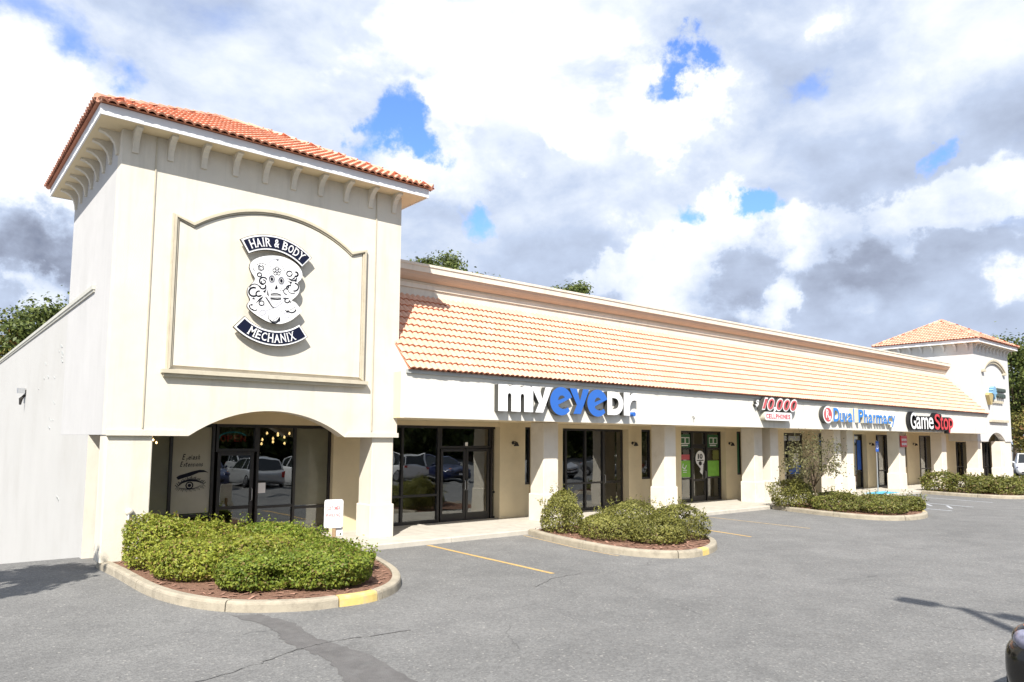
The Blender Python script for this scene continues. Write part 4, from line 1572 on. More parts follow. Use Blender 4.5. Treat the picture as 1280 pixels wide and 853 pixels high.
for k in range(5):                                                        # flower on the brow
    t = R(72 * k - 90)
    stroke(ell(385 + 30 * math.cos(t), 250 + 30 * math.sin(t), 17, 17, 10), 4, 0, 0.0005 * k)
stroke(ell(385, 250, 10, 10), 3, 1)
for (x, y) in ((300, 215), (292, 240), (455, 215), (468, 240), (318, 205), (440, 200), (320, 430), (430, 435), (310, 450), (445, 455), (330, 455), (425, 455), (450, 270), (310, 275)):
    blob(ell(x, y, 5, 5, 6)[:-1])
# roses and leaves round the face
for (cx, cy, r, a0, a1, w) in ((215, 215, 30, -60, 250, 5), (215, 215, 16, 90, 360, 4), (200, 290, 22, 0, 330, 7), (240, 355, 40, 90, 330, 9), (240, 365, 22, -90, 200, 7), (235, 410, 30, -20, 180, 9),
                              (140, 470, 48, 60, 290, 11), (150, 440, 55, 200, 330, 6), (195, 490, 30, 60, 280, 9), (222, 590, 26, 0, 340, 7), (520, 275, 30, 0, 330, 7), (590, 280, 24, -90, 110, 11), (560, 310, 42, 20, 150, 8),
                              (575, 420, 44, -80, 100, 9), (555, 440, 52, 60, 200, 5), (520, 430, 30, 150, 300, 8), (490, 465, 34, 90, 250, 6), (495, 565, 25, 0, 300, 8), (350, 730, 60, 20, 190, 4), (360, 755, 48, 40, 160, 9), (545, 650, 48, 20, 150, 8),
                              (135, 620, 36, 90, 200, 8), (150, 640, 28, 40, 140, 6)):
    stroke(ell(cx, cy, r, r * 0.95, 12, a0, a1), w, 0, 0.0008 * (cx % 3))
for pts in ([(495, 325), (545, 335), (585, 300), (575, 330), (530, 345)], [(500, 355), (550, 365), (530, 395), (525, 370)], [(570, 350), (605, 345), (590, 365)], [(125, 200), (150, 250), (165, 265), (140, 245)], [(120, 545), (160, 548), (140, 530)],
            [(160, 590), (200, 540), (240, 515), (225, 545)], [(180, 510), (230, 500), (215, 515)], [(460, 660), (515, 685), (495, 695)], [(395, 770), (415, 730), (420, 775), (405, 795)], [(105, 600), (130, 595), (125, 620)], [(450, 540), (480, 530), (465, 550)],
            [(505, 400), (520, 420), (500, 440)], [(235, 470), (270, 440), (260, 480)], [(240, 430), (265, 420), (268, 440)], [(520, 575), (545, 575), (530, 590)], [(285, 440), (280, 500), (300, 520)]):
    blob(pts, 0, 0.0025)
for k in range(6):
    blob(ell(180 + 16 * k, 168 + (k - 2.5) ** 2 * 2, 5, 5, 6)[:-1], 0, 0.003)
for k in range(4):
    blob(ell(530 + 14 * k, 665 - 8 * k, 5, 5, 6)[:-1], 0, 0.003)
    blob(ell(345 + 16 * k, 770 - 10 * k, 5, 5, 6)[:-1], 0, 0.003)
# crossed scissors below
stroke([(268, 530), (330, 625), (350, 640)], 8)
stroke([(250, 505), (360, 630), (450, 690)], 4, 1)
stroke([(470, 565), (390, 625), (265, 670)], 4, 1)
stroke([(440, 590), (360, 640)], 3, 1, 0.001)
stroke(ell(232, 688, 34, 26, 14, 0, 360, -20), 5, 1, 0.001)
stroke(ell(488, 722, 30, 30), 5, 1, 0.001)
stroke(ell(250, 480, 110, 130, 8, 70, 110), 3, 1)
s.build('line_art', [INK, GREYINK], board)

# big channel letters over the second shop
YB = -0.602
S2 = thing('optical_sign', 'large white and blue channel letters reading my eye dr on the white band', 'sign')
RACE = MB()
WM = [SIGNW, RETURN]
BM = [SBLUE, RETURN]
m_pts = [(0, 0), (0, 1), (.25, 1), (.3, .94), (.42, 1), (.55, 1), (.64, .93), (.76, 1), (.89, 1), (.97, .95), (1, .84), (1, 0), (.735, 0), (.735, .6), (.72, .66), (.685, .69), (.645, .66), (.635, .6), (.635, 0), (.365, 0), (.365, .6), (.35, .66), (.315, .69), (.275, .66), (.265, .6), (.265, 0)]
y_pts = [(0, 1), (.36, 1), (.52, .52), (.68, 1), (1, 1), (.56, 0), (.18, 0), (.36, .36)]
zb, zt = 3.24, 3.965
shape_letter(m_pts, 9.17, 10.42, zb, zt, YB, 0.17, WM, S2)
shape_letter(y_pts, 10.36, 11.14, zb, zt, YB, 0.168, WM, S2)


def e_letter(x0, x1, z0, z1, mats):
    rr = lambda t: (0.5 + 0.5 * math.cos(R(t)), 0.5 + 0.5 * math.sin(R(t)))
    outer = [rr(t) for t in range(22, 330, 11)]
    tail = [(0.80, 0.30), (0.70, 0.245), (0.58, 0.23), (0.46, 0.25), (0.38, 0.31), (0.355, 0.37), (0.99, 0.66)]
    b = MB()
    pts = outer + tail
    P = [(x0 + x * (x1 - x0), z0 + z * (z1 - z0)) for x, z in pts]
    b.prism_xz(P, YB - 0.175, YB, 0, 1)
    o = b.build('letter', mats, S2)
    h = MB()
    hole = [(0.35, 0.53), (0.37, 0.62), (0.44, 0.69), (0.53, 0.71), (0.61, 0.68), (0.65, 0.64)]
    h.prism_xz([(x0 + x * (x1 - x0), z0 + z * (z1 - z0)) for x, z in hole], YB - 0.178, YB - 0.1758)
    h.build('counter', RETURN, o)


e_letter(11.06, 11.95, 3.18, 4.0, BM)
shape_letter(y_pts, 11.85, 12.66, 3.24, 3.985, YB, 0.166, BM, S2)
e_letter(12.57, 13.46, 3.18, 4.0, BM)
letter('D', 13.45, 14.18, 3.25, 3.96, YB, 0.17, WM, S2, 0.06)
shape_letter([(0, 0), (0, 1), (.42, 1), (.46, .86), (.6, .97), (.8, 1), (1, .97), (1, .64), (.85, .68), (.66, .66), (.52, .55), (.46, .4), (.46, 0)], 14.2, 14.83, 3.25, 3.97, YB, 0.17, WM, S2)
dt = MB()
dt.prism_xz(ell(14.72, 3.3, 0.07, 0.07, 10)[:-1], YB - 0.15, YB, 0, 0)
dt.build('dot', SBLUE, S2)

# pink-red price sign with a white capsule under it
S3 = thing('phone_shop_sign', 'slanted red numerals above a white capsule sign for cellphones on the band', 'sign')
PM = [PALERED, CANOFF]
OM = [SIGNW, RETURN]
for ch, xa, xb, za, zb2 in (('$', 21.72, 21.98, 3.78, 4.05), ('1', 22.02, 22.42, 3.70, 4.12), ('0', 22.40, 22.88, 3.68, 4.13), (',', 22.82, 22.98, 3.60, 3.78), ('0', 23.02, 23.52, 3.68, 4.13), ('0', 23.54, 24.04, 3.68, 4.13), ('0', 24.06, 24.58, 3.68, 4.13)):
    if ch == '$':
        letter(ch, xa, xb, za, zb2, YB, 0.12, OM, S3, 0.02, 0.25)
        continue
    letter(ch, xa - 0.03, xb + 0.03, za - 0.03, zb2 + 0.03, YB, 0.22, OM, S3, 0.03, 0.25, 'letter_outline')
    letter(ch, xa + 0.02, xb - 0.02, za + 0.02, zb2 - 0.02, YB - 0.2205, 0.012, [SIGNW if ch == ',' else PALERED], S3, 0.012, 0.25)
cb = MB()
cp_ = [(22.3 + .12 * math.cos(R(t)), 3.44 + .16 * math.sin(R(t))) for t in range(90, 271, 20)] + [(24.06 + .12 * math.cos(R(t)), 3.44 + .16 * math.sin(R(t))) for t in range(-90, 91, 20)]
cb.prism_xz(cp_, YB - 0.22, YB, 0, 1)
cap = cb.build('capsule', [SIGNW, CANOFF], S3)
x = 22.28
for ch in 'CELLPHONES':
    w = 0.15 if ch != 'L' else 0.12
    letter(ch, x, x + w, 3.35, 3.53, YB - 0.2202, 0.008, [SRED], cap, 0.02)
    x += w + 0.036

# pharmacy sign
S4 = thing('pharmacy_sign', 'round red Rx disc with light blue channel letters beside it on the band', 'sign')
dk = MB()
dk.prism_xz(ell(27.16, 3.62, 0.43, 0.37, 26)[:-1], YB - 0.2, YB, 0, 1)
dsc = dk.build('disc', [SIGNW, RETURN], S4)
dk = MB()
dk.prism_xz(ell(27.16, 3.62, 0.35, 0.30, 26)[:-1], YB - 0.206, YB - 0.2005)
dk.build('disc_face', PALERED, dsc)
letter('R', 26.98, 27.24, 3.48, 3.84, YB - 0.2065, 0.01, [SIGNW], dsc, 0.008)
letter('x', 27.22, 27.38, 3.40, 3.56, YB - 0.2065, 0.012, [SIGNW], dsc, 0.01)
LM = [LBLUE, CANOFF]
for ch, xa, xb, za, zb2 in (('D', 27.68, 28.22, 3.34, 3.93), ('u', 28.26, 28.58, 3.33, 3.74), ('v', 28.6, 28.98, 3.33, 3.74), ('a', 29.0, 29.42, 3.33, 3.74), ('l', 29.5, 29.6, 3.33, 3.95),
                            ('P', 30.0, 30.5, 3.34, 3.93), ('h', 30.56, 30.92, 3.33, 3.93), ('a', 31.0, 31.4, 3.33, 3.74), ('r', 31.48, 31.72, 3.33, 3.74), ('m', 31.78, 32.46, 3.33, 3.74), ('a', 32.54, 32.94, 3.33, 3.74), ('c', 33.0, 33.38, 3.33, 3.74), ('y', 33.42, 33.84, 3.19, 3.74)):
    letter(ch, xa, xb, za, zb2, YB, 0.18, LM, S4, 0.025)

# game shop sign
S5 = thing('game_shop_sign', 'white and red game shop letters on a black contour backing on the band', 'sign')
gs = [('G', 35.56, 36.22, 3.13, 3.96), ('a', 36.26, 36.80, 3.14, 3.76), ('m', 36.86, 37.72, 3.15, 3.76), ('e', 37.78, 38.42, 3.15, 3.77), ('S', 38.60, 39.30, 3.14, 3.97), ('t', 39.34, 39.74, 3.14, 3.92), ('o', 39.78, 40.42, 3.14, 3.77), ('p', 40.48, 41.14, 3.0, 3.77)]
for i, (ch, xa, xb, za, zb2) in enumerate(gs):
    letter(ch, xa - 0.08, xb + 0.08, za - 0.06, zb2 + 0.06, YB, 0.16 + 0.001 * i, [BLACK], S5, 0.045, 0, 'contour_backing')
    letter(ch, xa, xb, za, zb2, YB - 0.17 - 0.001 * i, 0.04, [SIGNW if i < 4 else BRED, BLACK], S5, 0.012)

# ice cream sign on the far tower
S6 = thing('ice_cream_sign', 'small ice cream cone sign with dark lettering high on the far tower', 'sign')
ic = MB()
ic.prism_xz([(49.0, 5.45), (49.1, 5.6), (49.7, 5.6), (49.78, 5.45), (49.5, 4.85), (49.35, 4.85)], -0.22, -0.02)
ic.build('cone', pbr('cone_tan', (0.42, 0.33, 0.15), 0.6), S6)
ic = MB()
for z, r_ in ((5.62, 0.42), (5.78, 0.33), (5.92, 0.22)):
    ic.prism_xz(ell(50.0, z, r_, 0.12, 12)[:-1], -0.26 + 0.01 * r_, -0.02)
ic.prism_xz([(49.8, 5.56), (50.3, 5.56), (50.1, 5.2)], -0.24, -0.02)
ic.build('swirl', pbr('ice_blue', (0.20, 0.38, 0.55), 0.5), S6)
ic = MB()
r_ = random.Random(4)
for row, (za, zb2) in enumerate(((5.72, 5.98), (5.34, 5.62))):
    xx = 50.75 if row == 0 else 51.0
    while xx < 52.4:
        w = r_.uniform(.2, .34)
        ic.prism_xz(ell(xx + w / 2, (za + zb2) / 2, w / 2, (zb2 - za) / 2, 8)[:-1], -0.16, -0.02)
        xx += w + 0.06
ic.build('dark_lettering', pbr('dark_sign_green', (0.05, 0.07, 0.06), 0.5), S6)
ic = MB()
ic.box(50.2, 50.3, -0.1, -0.02, 4.98, 5.3)
for k in range(5):
    ic.box(50.35 + 0.36 * k, 50.62 + 0.36 * k, -0.1, -0.02, 5.0, 5.16)
ic.build('small_lettering', MOLD, S6)

# red hanging sign on the pillar
S7 = thing('red_blade_sign', 'small red sign with white lettering on a pillar under the game shop sign', 'sign')
rb_ = MB()
rb_.box(36.5, 37.22, 0.06, 0.11, 2.22, 2.8)
bo = rb_.build('board', BRED, S7)
rl = MB()
for z in (2.58, 2.36):
    for k in range(5):
        rl.box(36.57 + k * 0.12, 36.65 + k * 0.12, 0.054, 0.0595, z - 0.05 + 0.02 * (k % 2), z + 0.07)
rl.build('lettering', SIGNW, bo)
rl = MB()
for xx in (36.6, 37.1):
    rl.box(xx, xx + 0.02, 0.08, 0.1, 2.8, 2.995)
rl.build('hanger', GREYM, S7)

# ------------------------------------------------------------------ window graphics, posters, lights
P1 = thing('eyelash_decal', 'black eye and brow drawing with script words on the tower window', 'window decal')
e_ = MB()
ye = GY - 0.0185
brow = [(1.84, 1.56), (1.90, 1.60), (2.02, 1.635), (2.2, 1.69), (2.35, 1.72), (2.45, 1.71), (2.55, 1.65), (2.47, 1.665), (2.33, 1.655), (2.16, 1.585), (2.0, 1.54), (1.88, 1.50)]
e_.prism_xz(brow, ye, ye + 0.002)
lid = [(1.86, 1.33), (1.98, 1.42), (2.12, 1.46), (2.27, 1.45), (2.46, 1.405), (2.27, 1.50), (2.12, 1.51), (1.96, 1.46)]
e_.prism_xz(lid, ye, ye + 0.002)
e_.prism_xz([(1.86, 1.33), (2.0, 1.285), (2.14, 1.27), (2.28, 1.295), (2.42, 1.38), (2.28, 1.31), (2.14, 1.288), (2.0, 1.30)], ye - 0.001, ye + 0.001)
strip(e_, ell(2.135, 1.365, 0.075, 0.075), 0.026, ye - 0.001)
e_.prism_xz(ell(2.135, 1.365, 0.04, 0.04, 10)[:-1], ye - 0.002, ye)
for k in range(22):
    t = k / 21
    x, z = 1.87 + 0.57 * t, 1.345 + 0.135 * math.sin(math.pi * min(1, t * 1.02)) + 0.05 * t
    strip(e_, [(x, z - 0.01), (x + (t - 0.45) * 0.10, z + 0.035 + 0.015 * (k % 3))], 0.014, ye - 0.002 - 0.0003 * (k % 4))
    z2 = 1.33 - 0.055 * math.sin(math.pi * t) + 0.04 * t
    strip(e_, [(x, z2), (x + (t - 0.45) * 0.1, z2 - 0.04 - 0.02 * (k % 3))], 0.007, ye - 0.004 - 0.0003 * (k % 4))
e_.build('eye_drawing', INK, P1)
for txt, xa, za, h, adv in (('Eyelash', 1.95, 1.96, 0.10, 0.062), ('Extensions', 1.91, 1.80, 0.09, 0.055)):
    x = xa
    for ch in txt:
        V, Fs, Nz, asp = glyph(ch, 0.0, 0.35)
        low = 'yg'
        tall = ch in 'Elhtdk'
        hh = h * (1.3 if ch == 'E' else 1.15 if tall else 0.75)
        z0 = za - (0.04 if ch in low else 0)
        letter(ch, x, x + adv * (1.2 if ch == 'E' else 0.85 if ch not in 'li' else 0.4), z0, z0 + hh, GY - 0.0165, 0.003, [INK], P1, 0.012, 0.35)
        x += adv * (1.25 if ch == 'E' else 0.95 if ch not in 'li' else 0.5)

P2 = thing('open_neon_sign', 'red neon open sign inside an oval tube above the tower shop door', 'neon sign')
nb = MB()
nb.tube([(3.14 + 0.33 * math.cos(R(t)), 2.02, 2.47 + 0.14 * math.sin(R(t))) for t in range(20, 200, 15)], 0.012, 6)
nb.build('oval_tube', NEONB, P2)
for i, ch in enumerate('OPEN'):
    letter(ch, 2.84 + i * 0.16, 2.84 + i * 0.16 + 0.125, 2.38, 2.53, 2.03, 0.02, [NEONR], P2, 0.01)
nb = MB()
nb.box(2.86, 3.42, 2.032, 2.05, 2.40, 2.42)
nb.build('backing_bar', BLACK, P2)


def poster(name, label, xa, xb, za, zb2, mat, y=GY - 0.018, group=None, art=None):
    b = MB()
    b.box(xa, xb, y, y + 0.006, za, zb2)
    if art:
        o = thing(name, label, 'poster', ((xa + xb) / 2, y, za), 0, group)
        b.v = [(x_ - (xa + xb) / 2, y_ - y, z_ - za) for x_, y_, z_ in b.v]
        b.build('sheet', mat, o)
        a = MB()
        mt = art(a, xb - xa, zb2 - za)
        a.build('print', mt, o)
    else:
        b.v = [(x_ - (xa + xb) / 2, y_ - y, z_ - za) for x_, y_, z_ in b.v]
        o = b.build(name, mat)
        o.location = ((xa + xb) / 2, y, za)
        tag(o, label, 'poster', group)
    return o


poster('suite_number_plate', 'small white plate on the transom over the double glass doors', 10.0, 10.1, 2.26, 2.38, PAPER, GY - 0.05)
poster('notice', 'small white notice taped beside the tower shop door', 3.74, 3.93, 1.12, 1.37, PAPER, GY - 0.016)


def art_phone(a, w, h):
    strip(a, [(-.25, h * .3), (-.25, h * .75), (.0, h * .75), (.0, h * .3), (-.25, h * .3)], 0.03, -0.004)
    strip(a, [(.05, h * .3), (.05, h * .75), (.28, h * .75), (.28, h * .3), (.05, h * .3)], 0.03, -0.004)
    a.box(-.22, .2, -0.004, -0.002, h * .12, h * .2)
    return PAPER


def art_lime(a, w, h):
    strip(a, [(-.1, h * .8), (-.15, h * .6), (0.0, h * .5), (.1, h * .7)], 0.04, -0.004)
    strip(a, [(-.12, h * .42), (.12, h * .42)], 0.03, -0.004)
    strip(a, [(-.1, h * .3), (.1, h * .3)], 0.025, -0.004)
    return PAPER


poster('window_poster', 'dark green poster with white phone outlines, upper left of the phone shop door', 20.46, 21.14, 2.2, 2.72, DGREEN, art=art_phone)
poster('window_poster', 'red strip poster left of the phone shop door', 20.55, 21.1, 1.72, 1.92, PALERED)
poster('window_poster', 'lime green poster with white scribble, lower left of the phone shop door', 20.42, 21.14, 1.03, 1.68, PGREEN, art=art_lime)
poster('window_poster', 'dark green poster with a white outline, upper right of the phone shop door', 22.32, 23.06, 2.2, 2.72, DGREEN, art=art_phone)
poster('window_poster', 'olive green poster right of the phone shop door, above the lime one', 22.66, 23.08, 1.7, 2.08, POLIVE)
poster('window_poster', 'plain lime green poster, lower right of the phone shop door', 22.3, 23.08, 1.02, 1.66, PGREEN)
poster('window_poster', 'tall green poster filling the narrow window right of the phone shop', 24.04, 24.31, 1.12, 2.8, DGREEN, 1.70)
P3 = thing('balloon_decal', 'round white balloon decal with a tail on the phone shop door', 'window decal')
a = MB()
yd = GY - 0.03
a.prism_xz(ell(21.78, 1.76, 0.31, 0.31, 22)[:-1], yd, yd + 0.002, 0)
a.prism_xz([(21.62, 1.5), (21.98, 1.5), (21.92, 1.1), (21.74, 1.22), (21.8, 1.34)], yd - 0.001, yd + 0.001, 0)
a.box(21.55, 22.0, yd - 0.003, yd - 0.0015, 1.66, 1.70, 1)
a.prism_xz(ell(21.78, 1.56, 0.11, 0.09, 12)[:-1], yd - 0.003, yd - 0.0015, 1)
a.build('balloon', [PAPER, BLACK], P3)
letter('1', 21.62, 21.7, 1.74, 1.94, yd - 0.0022, 0.002, [BLACK], P3, 0.04)
letter('0', 21.74, 21.94, 1.74, 1.94, yd - 0.0022, 0.002, [BLACK], P3, 0.04)
poster('window_poster', 'blue poster low in the window behind the small tree', 28.6, 29.7, 0.95, 1.35, PBLUE)
poster('window_poster', 'white poster with a bent edge above the blue one behind the small tree', 29.0, 29.55, 1.35, 1.9, PAPER)
poster('window_poster', 'pale lettered strip across the top of the window behind the small tree', 27.86, 29.7, 2.5, 2.72, WLINE)
poster('window_poster', 'bright blue sticker high in the narrow window right of the small tree', 31.02, 31.34, 2.25, 2.6, PBLUE, 1.70)
poster('window_poster', 'white sheet in the tall window beside the double pillar', 34.75, 35.6, 2.6, 2.75, PAPER)
poster('window_poster', 'deep blue poster in the tall window beside the double pillar', 35.5, 35.9, 1.0, 2.55, PBLUE)

# lit bulbs of the pendant clusters inside the tower shop
for lab, pts in (('cluster of warm bulbs hanging inside the tower shop, right of the door', [(4.43, 3.2, 2.59), (4.71, 3.15, 2.58), (4.75, 3.25, 2.54), (5.05, 3.2, 2.59), (4.91, 3.2, 2.49), (4.56, 3.1, 2.45), (4.6, 3.2, 2.36), (4.92, 3.2, 2.32), (4.31, 3.2, 2.42), (4.29, 3.2, 2.31)]),):
    t = thing('pendant_light', lab, 'lamp', (4.7, 3.2, 3.15))
    cb = MB()
    for (x, y, z) in pts:
        cb.tube([(x - 4.7, y - 3.2, 0), (x - 4.7, y - 3.2, z - 3.15 + 0.05)], 0.004, 4)
    cb.build('cord', BLACK, t)
    sp = MB()
    sp.tube([(0, 0, -0.03), (0, 0, -0.015), (0, 0, 0.01), (0, 0, 0.035), (0, 0, 0.05)], [0.008, 0.024, 0.03, 0.018, 0.008], 8)
    me = sp.mesh('bulb', BULB, True)
    for (x, y, z) in pts:
        q = bpy.data.objects.new('bulb', me)
        COL.objects.link(q)
        q.parent = t
        q.location = (x - 4.7, y - 3.2, z - 3.15)
# the second cluster shows in front of the left film as its own string
t = thing('pendant_light', 'small cluster of warm bulbs in the leftmost tower window', 'lamp', (1.35, GY, 2.72))
cb = MB()
cb.tube([(0, -0.022, 0), (0.0, -0.022, -0.1), (0.02, -0.022, -0.2)], 0.004, 4)
cb.build('cord', BLACK, t)
for (x, z) in ((1.22, 2.45), (1.28, 2.48), (1.31, 2.41), (1.38, 2.35), (1.42, 2.53)):
    q = bpy.data.objects.new('bulb', me)
    COL.objects.link(q)
    q.parent = t
    q.scale = (0.6, 0.2, 0.6)
    q.location = (x - 1.35, -0.022, z - 2.72)


# ------------------------------------------------------------------ wall lamps
def wall_lamp():
    t = thing('wall_lamp', '', 'lamp')
    p = MB()
    p.tube([(0, 0, 0), (0, -0.025, 0)], 0.055, 12)
    p.build('mount', LAMPM, t, True)
    p = MB()
    p.tube([(0, -0.02, 0), (0, -0.09, 0.04), (0, -0.15, 0.03), (0, -0.17, -0.01)], 0.014, 8)
    p.build('arm', LAMPM, t, True)
    p = MB()
    p.tube([(0, -0.17, 0.03), (0, -0.17, 0.0), (0, -0.175, -0.1)], [0.03, 0.05, 0.09], 12)
    p.build('lamp_shade', LAMPM, t, True)
    return t


lamp0 = wall_lamp()
for i, (x, lab) in enumerate(((11.67, 'dark wall lamp between the glazed corner entry and the first narrow window'), (17.33, 'dark wall lamp left of the second narrow window'), (23.43, 'dark wall lamp right of the phone shop posters'),
                              (36.35, 'dark wall lamp under the pharmacy letters'), (41.9, 'dark wall lamp beside the red sign'))):
    o = lamp0 if i == 0 else copy_tree(lamp0)
    o.location = (x, 1.6, 2.37)
    tag(o, lab, 'lamp', 'wall lamps along the shop fronts')

fl = thing('flood_light', 'weathered flood light on the blank side wall', 'lamp', (0, 13.2, 3.85))
p = MB()
p.box(-0.03, 0, -0.3, 0.3, -0.05, 0.2)
p.build('mount', LAMPM, fl)
p = MB()
p.prism_yz([(-0.3, 0.05), (0.25, 0.08), (0.28, 0.3), (-0.28, 0.28)], -0.35, -0.05)
p.build('lamp_head', GREYM, fl)
p = MB()
p.tube([(-0.04, -0.1, -0.02), (-0.2, -0.12, -0.2), (-0.22, -0.15, -0.45)], [0.06, 0.09, 0.05], 8)
p.build('sensor', LAMPM, fl)
fl.scale = (0.65, 0.65, 0.75)

hb = thing('hose_bib', 'pale round hose tap box on the left tower pillar above the shrub', 'tap', (0.5, 0.04, 1.0))
p = MB()
p.tube([(0, 0.0, 0), (0, -0.05, 0)], 0.075, 14)
p.build('cover', CREAM, hb, True)
p = MB()
p.tube([(-0.02, -0.04, -0.05), (-0.02, -0.06, -0.2), (-0.02, -0.02, -0.3)], 0.022, 8)
p.build('pipe', GREYM, hb, True)

hk = MB()
hk.tube([(0, 0, 0), (0, -0.06, 0), (0, -0.075, -0.03), (0, -0.06, -0.09)], 0.014, 6)
o = hk.build('wall_hook', LAMPM)
o.location = (17.95, -0.6, 3.3)
tag(o, 'small metal hook on the blank band right of the big blue letters', 'hook')

# ------------------------------------------------------------------ ground signs
cs_ = thing('parking_sign', 'hand lettered white customer parking board on a wooden stake in the front shrubs', 'sign', (4.14, -1.5, WZ - 0.02), R(-14))
p = MB()
p.box(-0.035, 0.035, -0.012, 0.022, 0, 0.72)
p.build('stake', WOOD, cs_)
p = MB()
pts = []
for cx, cz, a0 in ((0.13, 1.10, 0), (-0.17, 1.10, 90), (-0.17, 0.60, 180), (0.13, 0.60, 270)):
    pts += [(cx + 0.05 * math.cos(R(a0 + t)), cz + 0.05 * math.sin(R(a0 + t))) for t in (0, 30, 60, 90)]
p.prism_xz(pts, -0.022, -0.0125)
bo = p.build('board', SIGNW, cs_)
for txt, za, h in (('CUSTOMER', 0.92, 0.085), ('PARKING', 0.78, 0.08)):
    adv = 0.295 / len(txt)
    for i, ch in enumerate(txt):
        wd = 0.25 if ch == 'I' else 0.78
        letter(ch, -0.175 + i * adv, -0.175 + i * adv + adv * wd, za + 0.004 * (i % 3), za + h, -0.0221, 0.003, [SRED], bo, 0.012)
p = MB()
p.box(0.02, 0.19, 0.024, 0.032, 0.38, 0.62)
p.build('rear_board', SIGNW, cs_)

hp = thing('accessible_parking_sign', 'slim post with a small blue accessible parking sign beside the far walk', 'sign', (33.48, 0.0, WZ))
p = MB()
p.tube([(0, 0, 0), (0, 0, 2.5)], 0.03, 8)
p.build('post', GREYM, hp)
p = MB()
p.box(-0.16, 0.16, -0.04, -0.032, 1.95, 2.45)
bo = p.build('panel', PBLUE, hp)
p = MB()
strip(p, ell(0, 2.16, 0.075, 0.075, 14, 100, 400), 0.025, -0.043)
strip(p, [(-0.02, 2.35), (-0.02, 2.22), (0.06, 2.22), (0.09, 2.13)], 0.03, -0.0445)
p.build('wheelchair_symbol', SIGNW, bo)


# ------------------------------------------------------------------ plants
def leaf_cards(P, Nrm, size, r, aspect=0.6, fold=0.25):
    """P,Nrm: n x 3 arrays; two-triangle folded leaves"""
    n = len(P)
    rnd = r.normal(size=(n, 3))
    t = np.cross(Nrm, rnd)
    t /= np.linalg.norm(t, axis=1, keepdims=True) + 1e-9
    bt = np.cross(Nrm, t)
    s = size * r.uniform(0.65, 1.3, (n, 1))
    base = P - t * s * 0.5
    tip = P + t * s * 0.5
    l = P + bt * s * aspect * 0.5 + Nrm * s * fold * 0.4
    q = P - bt * s * aspect * 0.5 + Nrm * s * fold * 0.4
    V = np.stack([base, l, tip, q], 1).reshape(-1, 3)
    k = np.arange(n) * 4
    F = np.concatenate([np.stack([k, k + 2, k + 1], 1), np.stack([k, k + 3, k + 2], 1)])
    return V, F


def leaf_mesh(name, V, F, mat):
    me = bpy.data.meshes.new(name)
    me.vertices.add(len(V))
    me.vertices.foreach_set('co', V.astype(np.float32).ravel())
    me.loops.add(F.size)
    me.loops.foreach_set('vertex_index', F.astype(np.int32).ravel())
    me.polygons.add(len(F))
    me.polygons.foreach_set('loop_start', np.arange(len(F), dtype=np.int32) * 3)
    me.polygons.foreach_set('loop_total', np.full(len(F), 3, dtype=np.int32))
    me.update(calc_edges=True)
    me.validate()
    me.materials.append(mat)
    return me


def shrub(label, x, y, rx, ry, h, mat, n, leaf=0.075, group=None, seed=0, base=WZ, spike=False, aspect=0.6):
    r = np.random.default_rng(seed + 100)
    t = thing('shrub', label, 'shrub', (x, y, base), 0, group)
    # lumpy surface: radius varies by direction through a few random lobes
    lobes = r.normal(size=(30, 3))
    lobes[:, 2] = np.abs(lobes[:, 2])
    lobes /= np.linalg.norm(lobes, axis=1, keepdims=True)
    amp = r.uniform(-0.24, 0.22, 30)
    wid = r.uniform(0.05, 0.2, 30)
    d = r.normal(size=(n, 3))
    d[:, 2] = np.abs(d[:, 2]) * 1.15 - 0.42
    d /= np.linalg.norm(d, axis=1, keepdims=True)
    rad = np.ones(n)
    keep = np.ones(n)
    for lo, am, wd in zip(lobes, amp, wid):
        g_ = np.exp(-((d - lo) ** 2).sum(1) / wd)
        rad += am * g_
        if am < -0.1:
            keep -= 0.55 * g_
    depth = 1 - np.abs(r.normal(size=n)) * 0.15
    ok = r.random(n) < keep
    d, rad, depth = d[ok], rad[ok], depth[ok]
    P = d * (rad * depth)[:, None]
    P[:, 2] = np.sign(P[:, 2]) * np.abs(P[:, 2]) ** 0.75
    P = P * np.array([rx, ry, h * 0.62]) + np.array([0, 0, h * 0.38])
    # young shoots standing out of the mass
    sh = []
    shn = []
    for k in range(85):
        e0 = d[r.integers(0, len(d))].copy()
        if e0[2] < 0.1:
            continue
        p0 = np.array([e0[0] * rx, e0[1] * ry, np.abs(e0[2]) ** 0.75 * h * 0.62 + h * 0.38])
        g_ = e0 * 0.5 + np.array([0, 0, 0.8]) + r.normal(size=3) * 0.3
        g_ /= np.linalg.norm(g_)
        ln = r.uniform(0.06, 0.24)
        for q in range(7):
            sh.append(p0 + g_ * ln * q / 6 + r.normal(size=3) * 0.016)
            shn.append(g_ + r.normal(size=3) * 0.8)
    P = np.concatenate([P, np.array(sh)])
    dn = np.concatenate([d, np.array(shn) * 0.6])
    n = len(P)
    P[:, 2] = np.maximum(P[:, 2], r.uniform(0.01, 0.06, n))
    Nm = dn * 0.7 + r.normal(size=(n, 3)) * 0.55 + np.array([0, 0, 0.35])
    Nm /= np.linalg.norm(Nm, axis=1, keepdims=True)
    V, F = leaf_cards(P, Nm, leaf, r, aspect)
    o = bpy.data.objects.new('foliage', leaf_mesh('foliage', V, F, mat))
    COL.objects.link(o)
    o.parent = t
    b = MB()
    for k in range(7):
        a = r.uniform(0, 6.28)
        e = Vector((math.cos(a) * rx * 0.6, math.sin(a) * ry * 0.6, h * r.uniform(0.5, 0.8)))
        b.tube([(0.05 * math.cos(a), 0.05 * math.sin(a), -0.02), e * 0.5 + Vector((0, 0, 0.05)), e], [0.018, 0.012, 0.005], 5)
    b.build('stems', BARK, t)
    return t


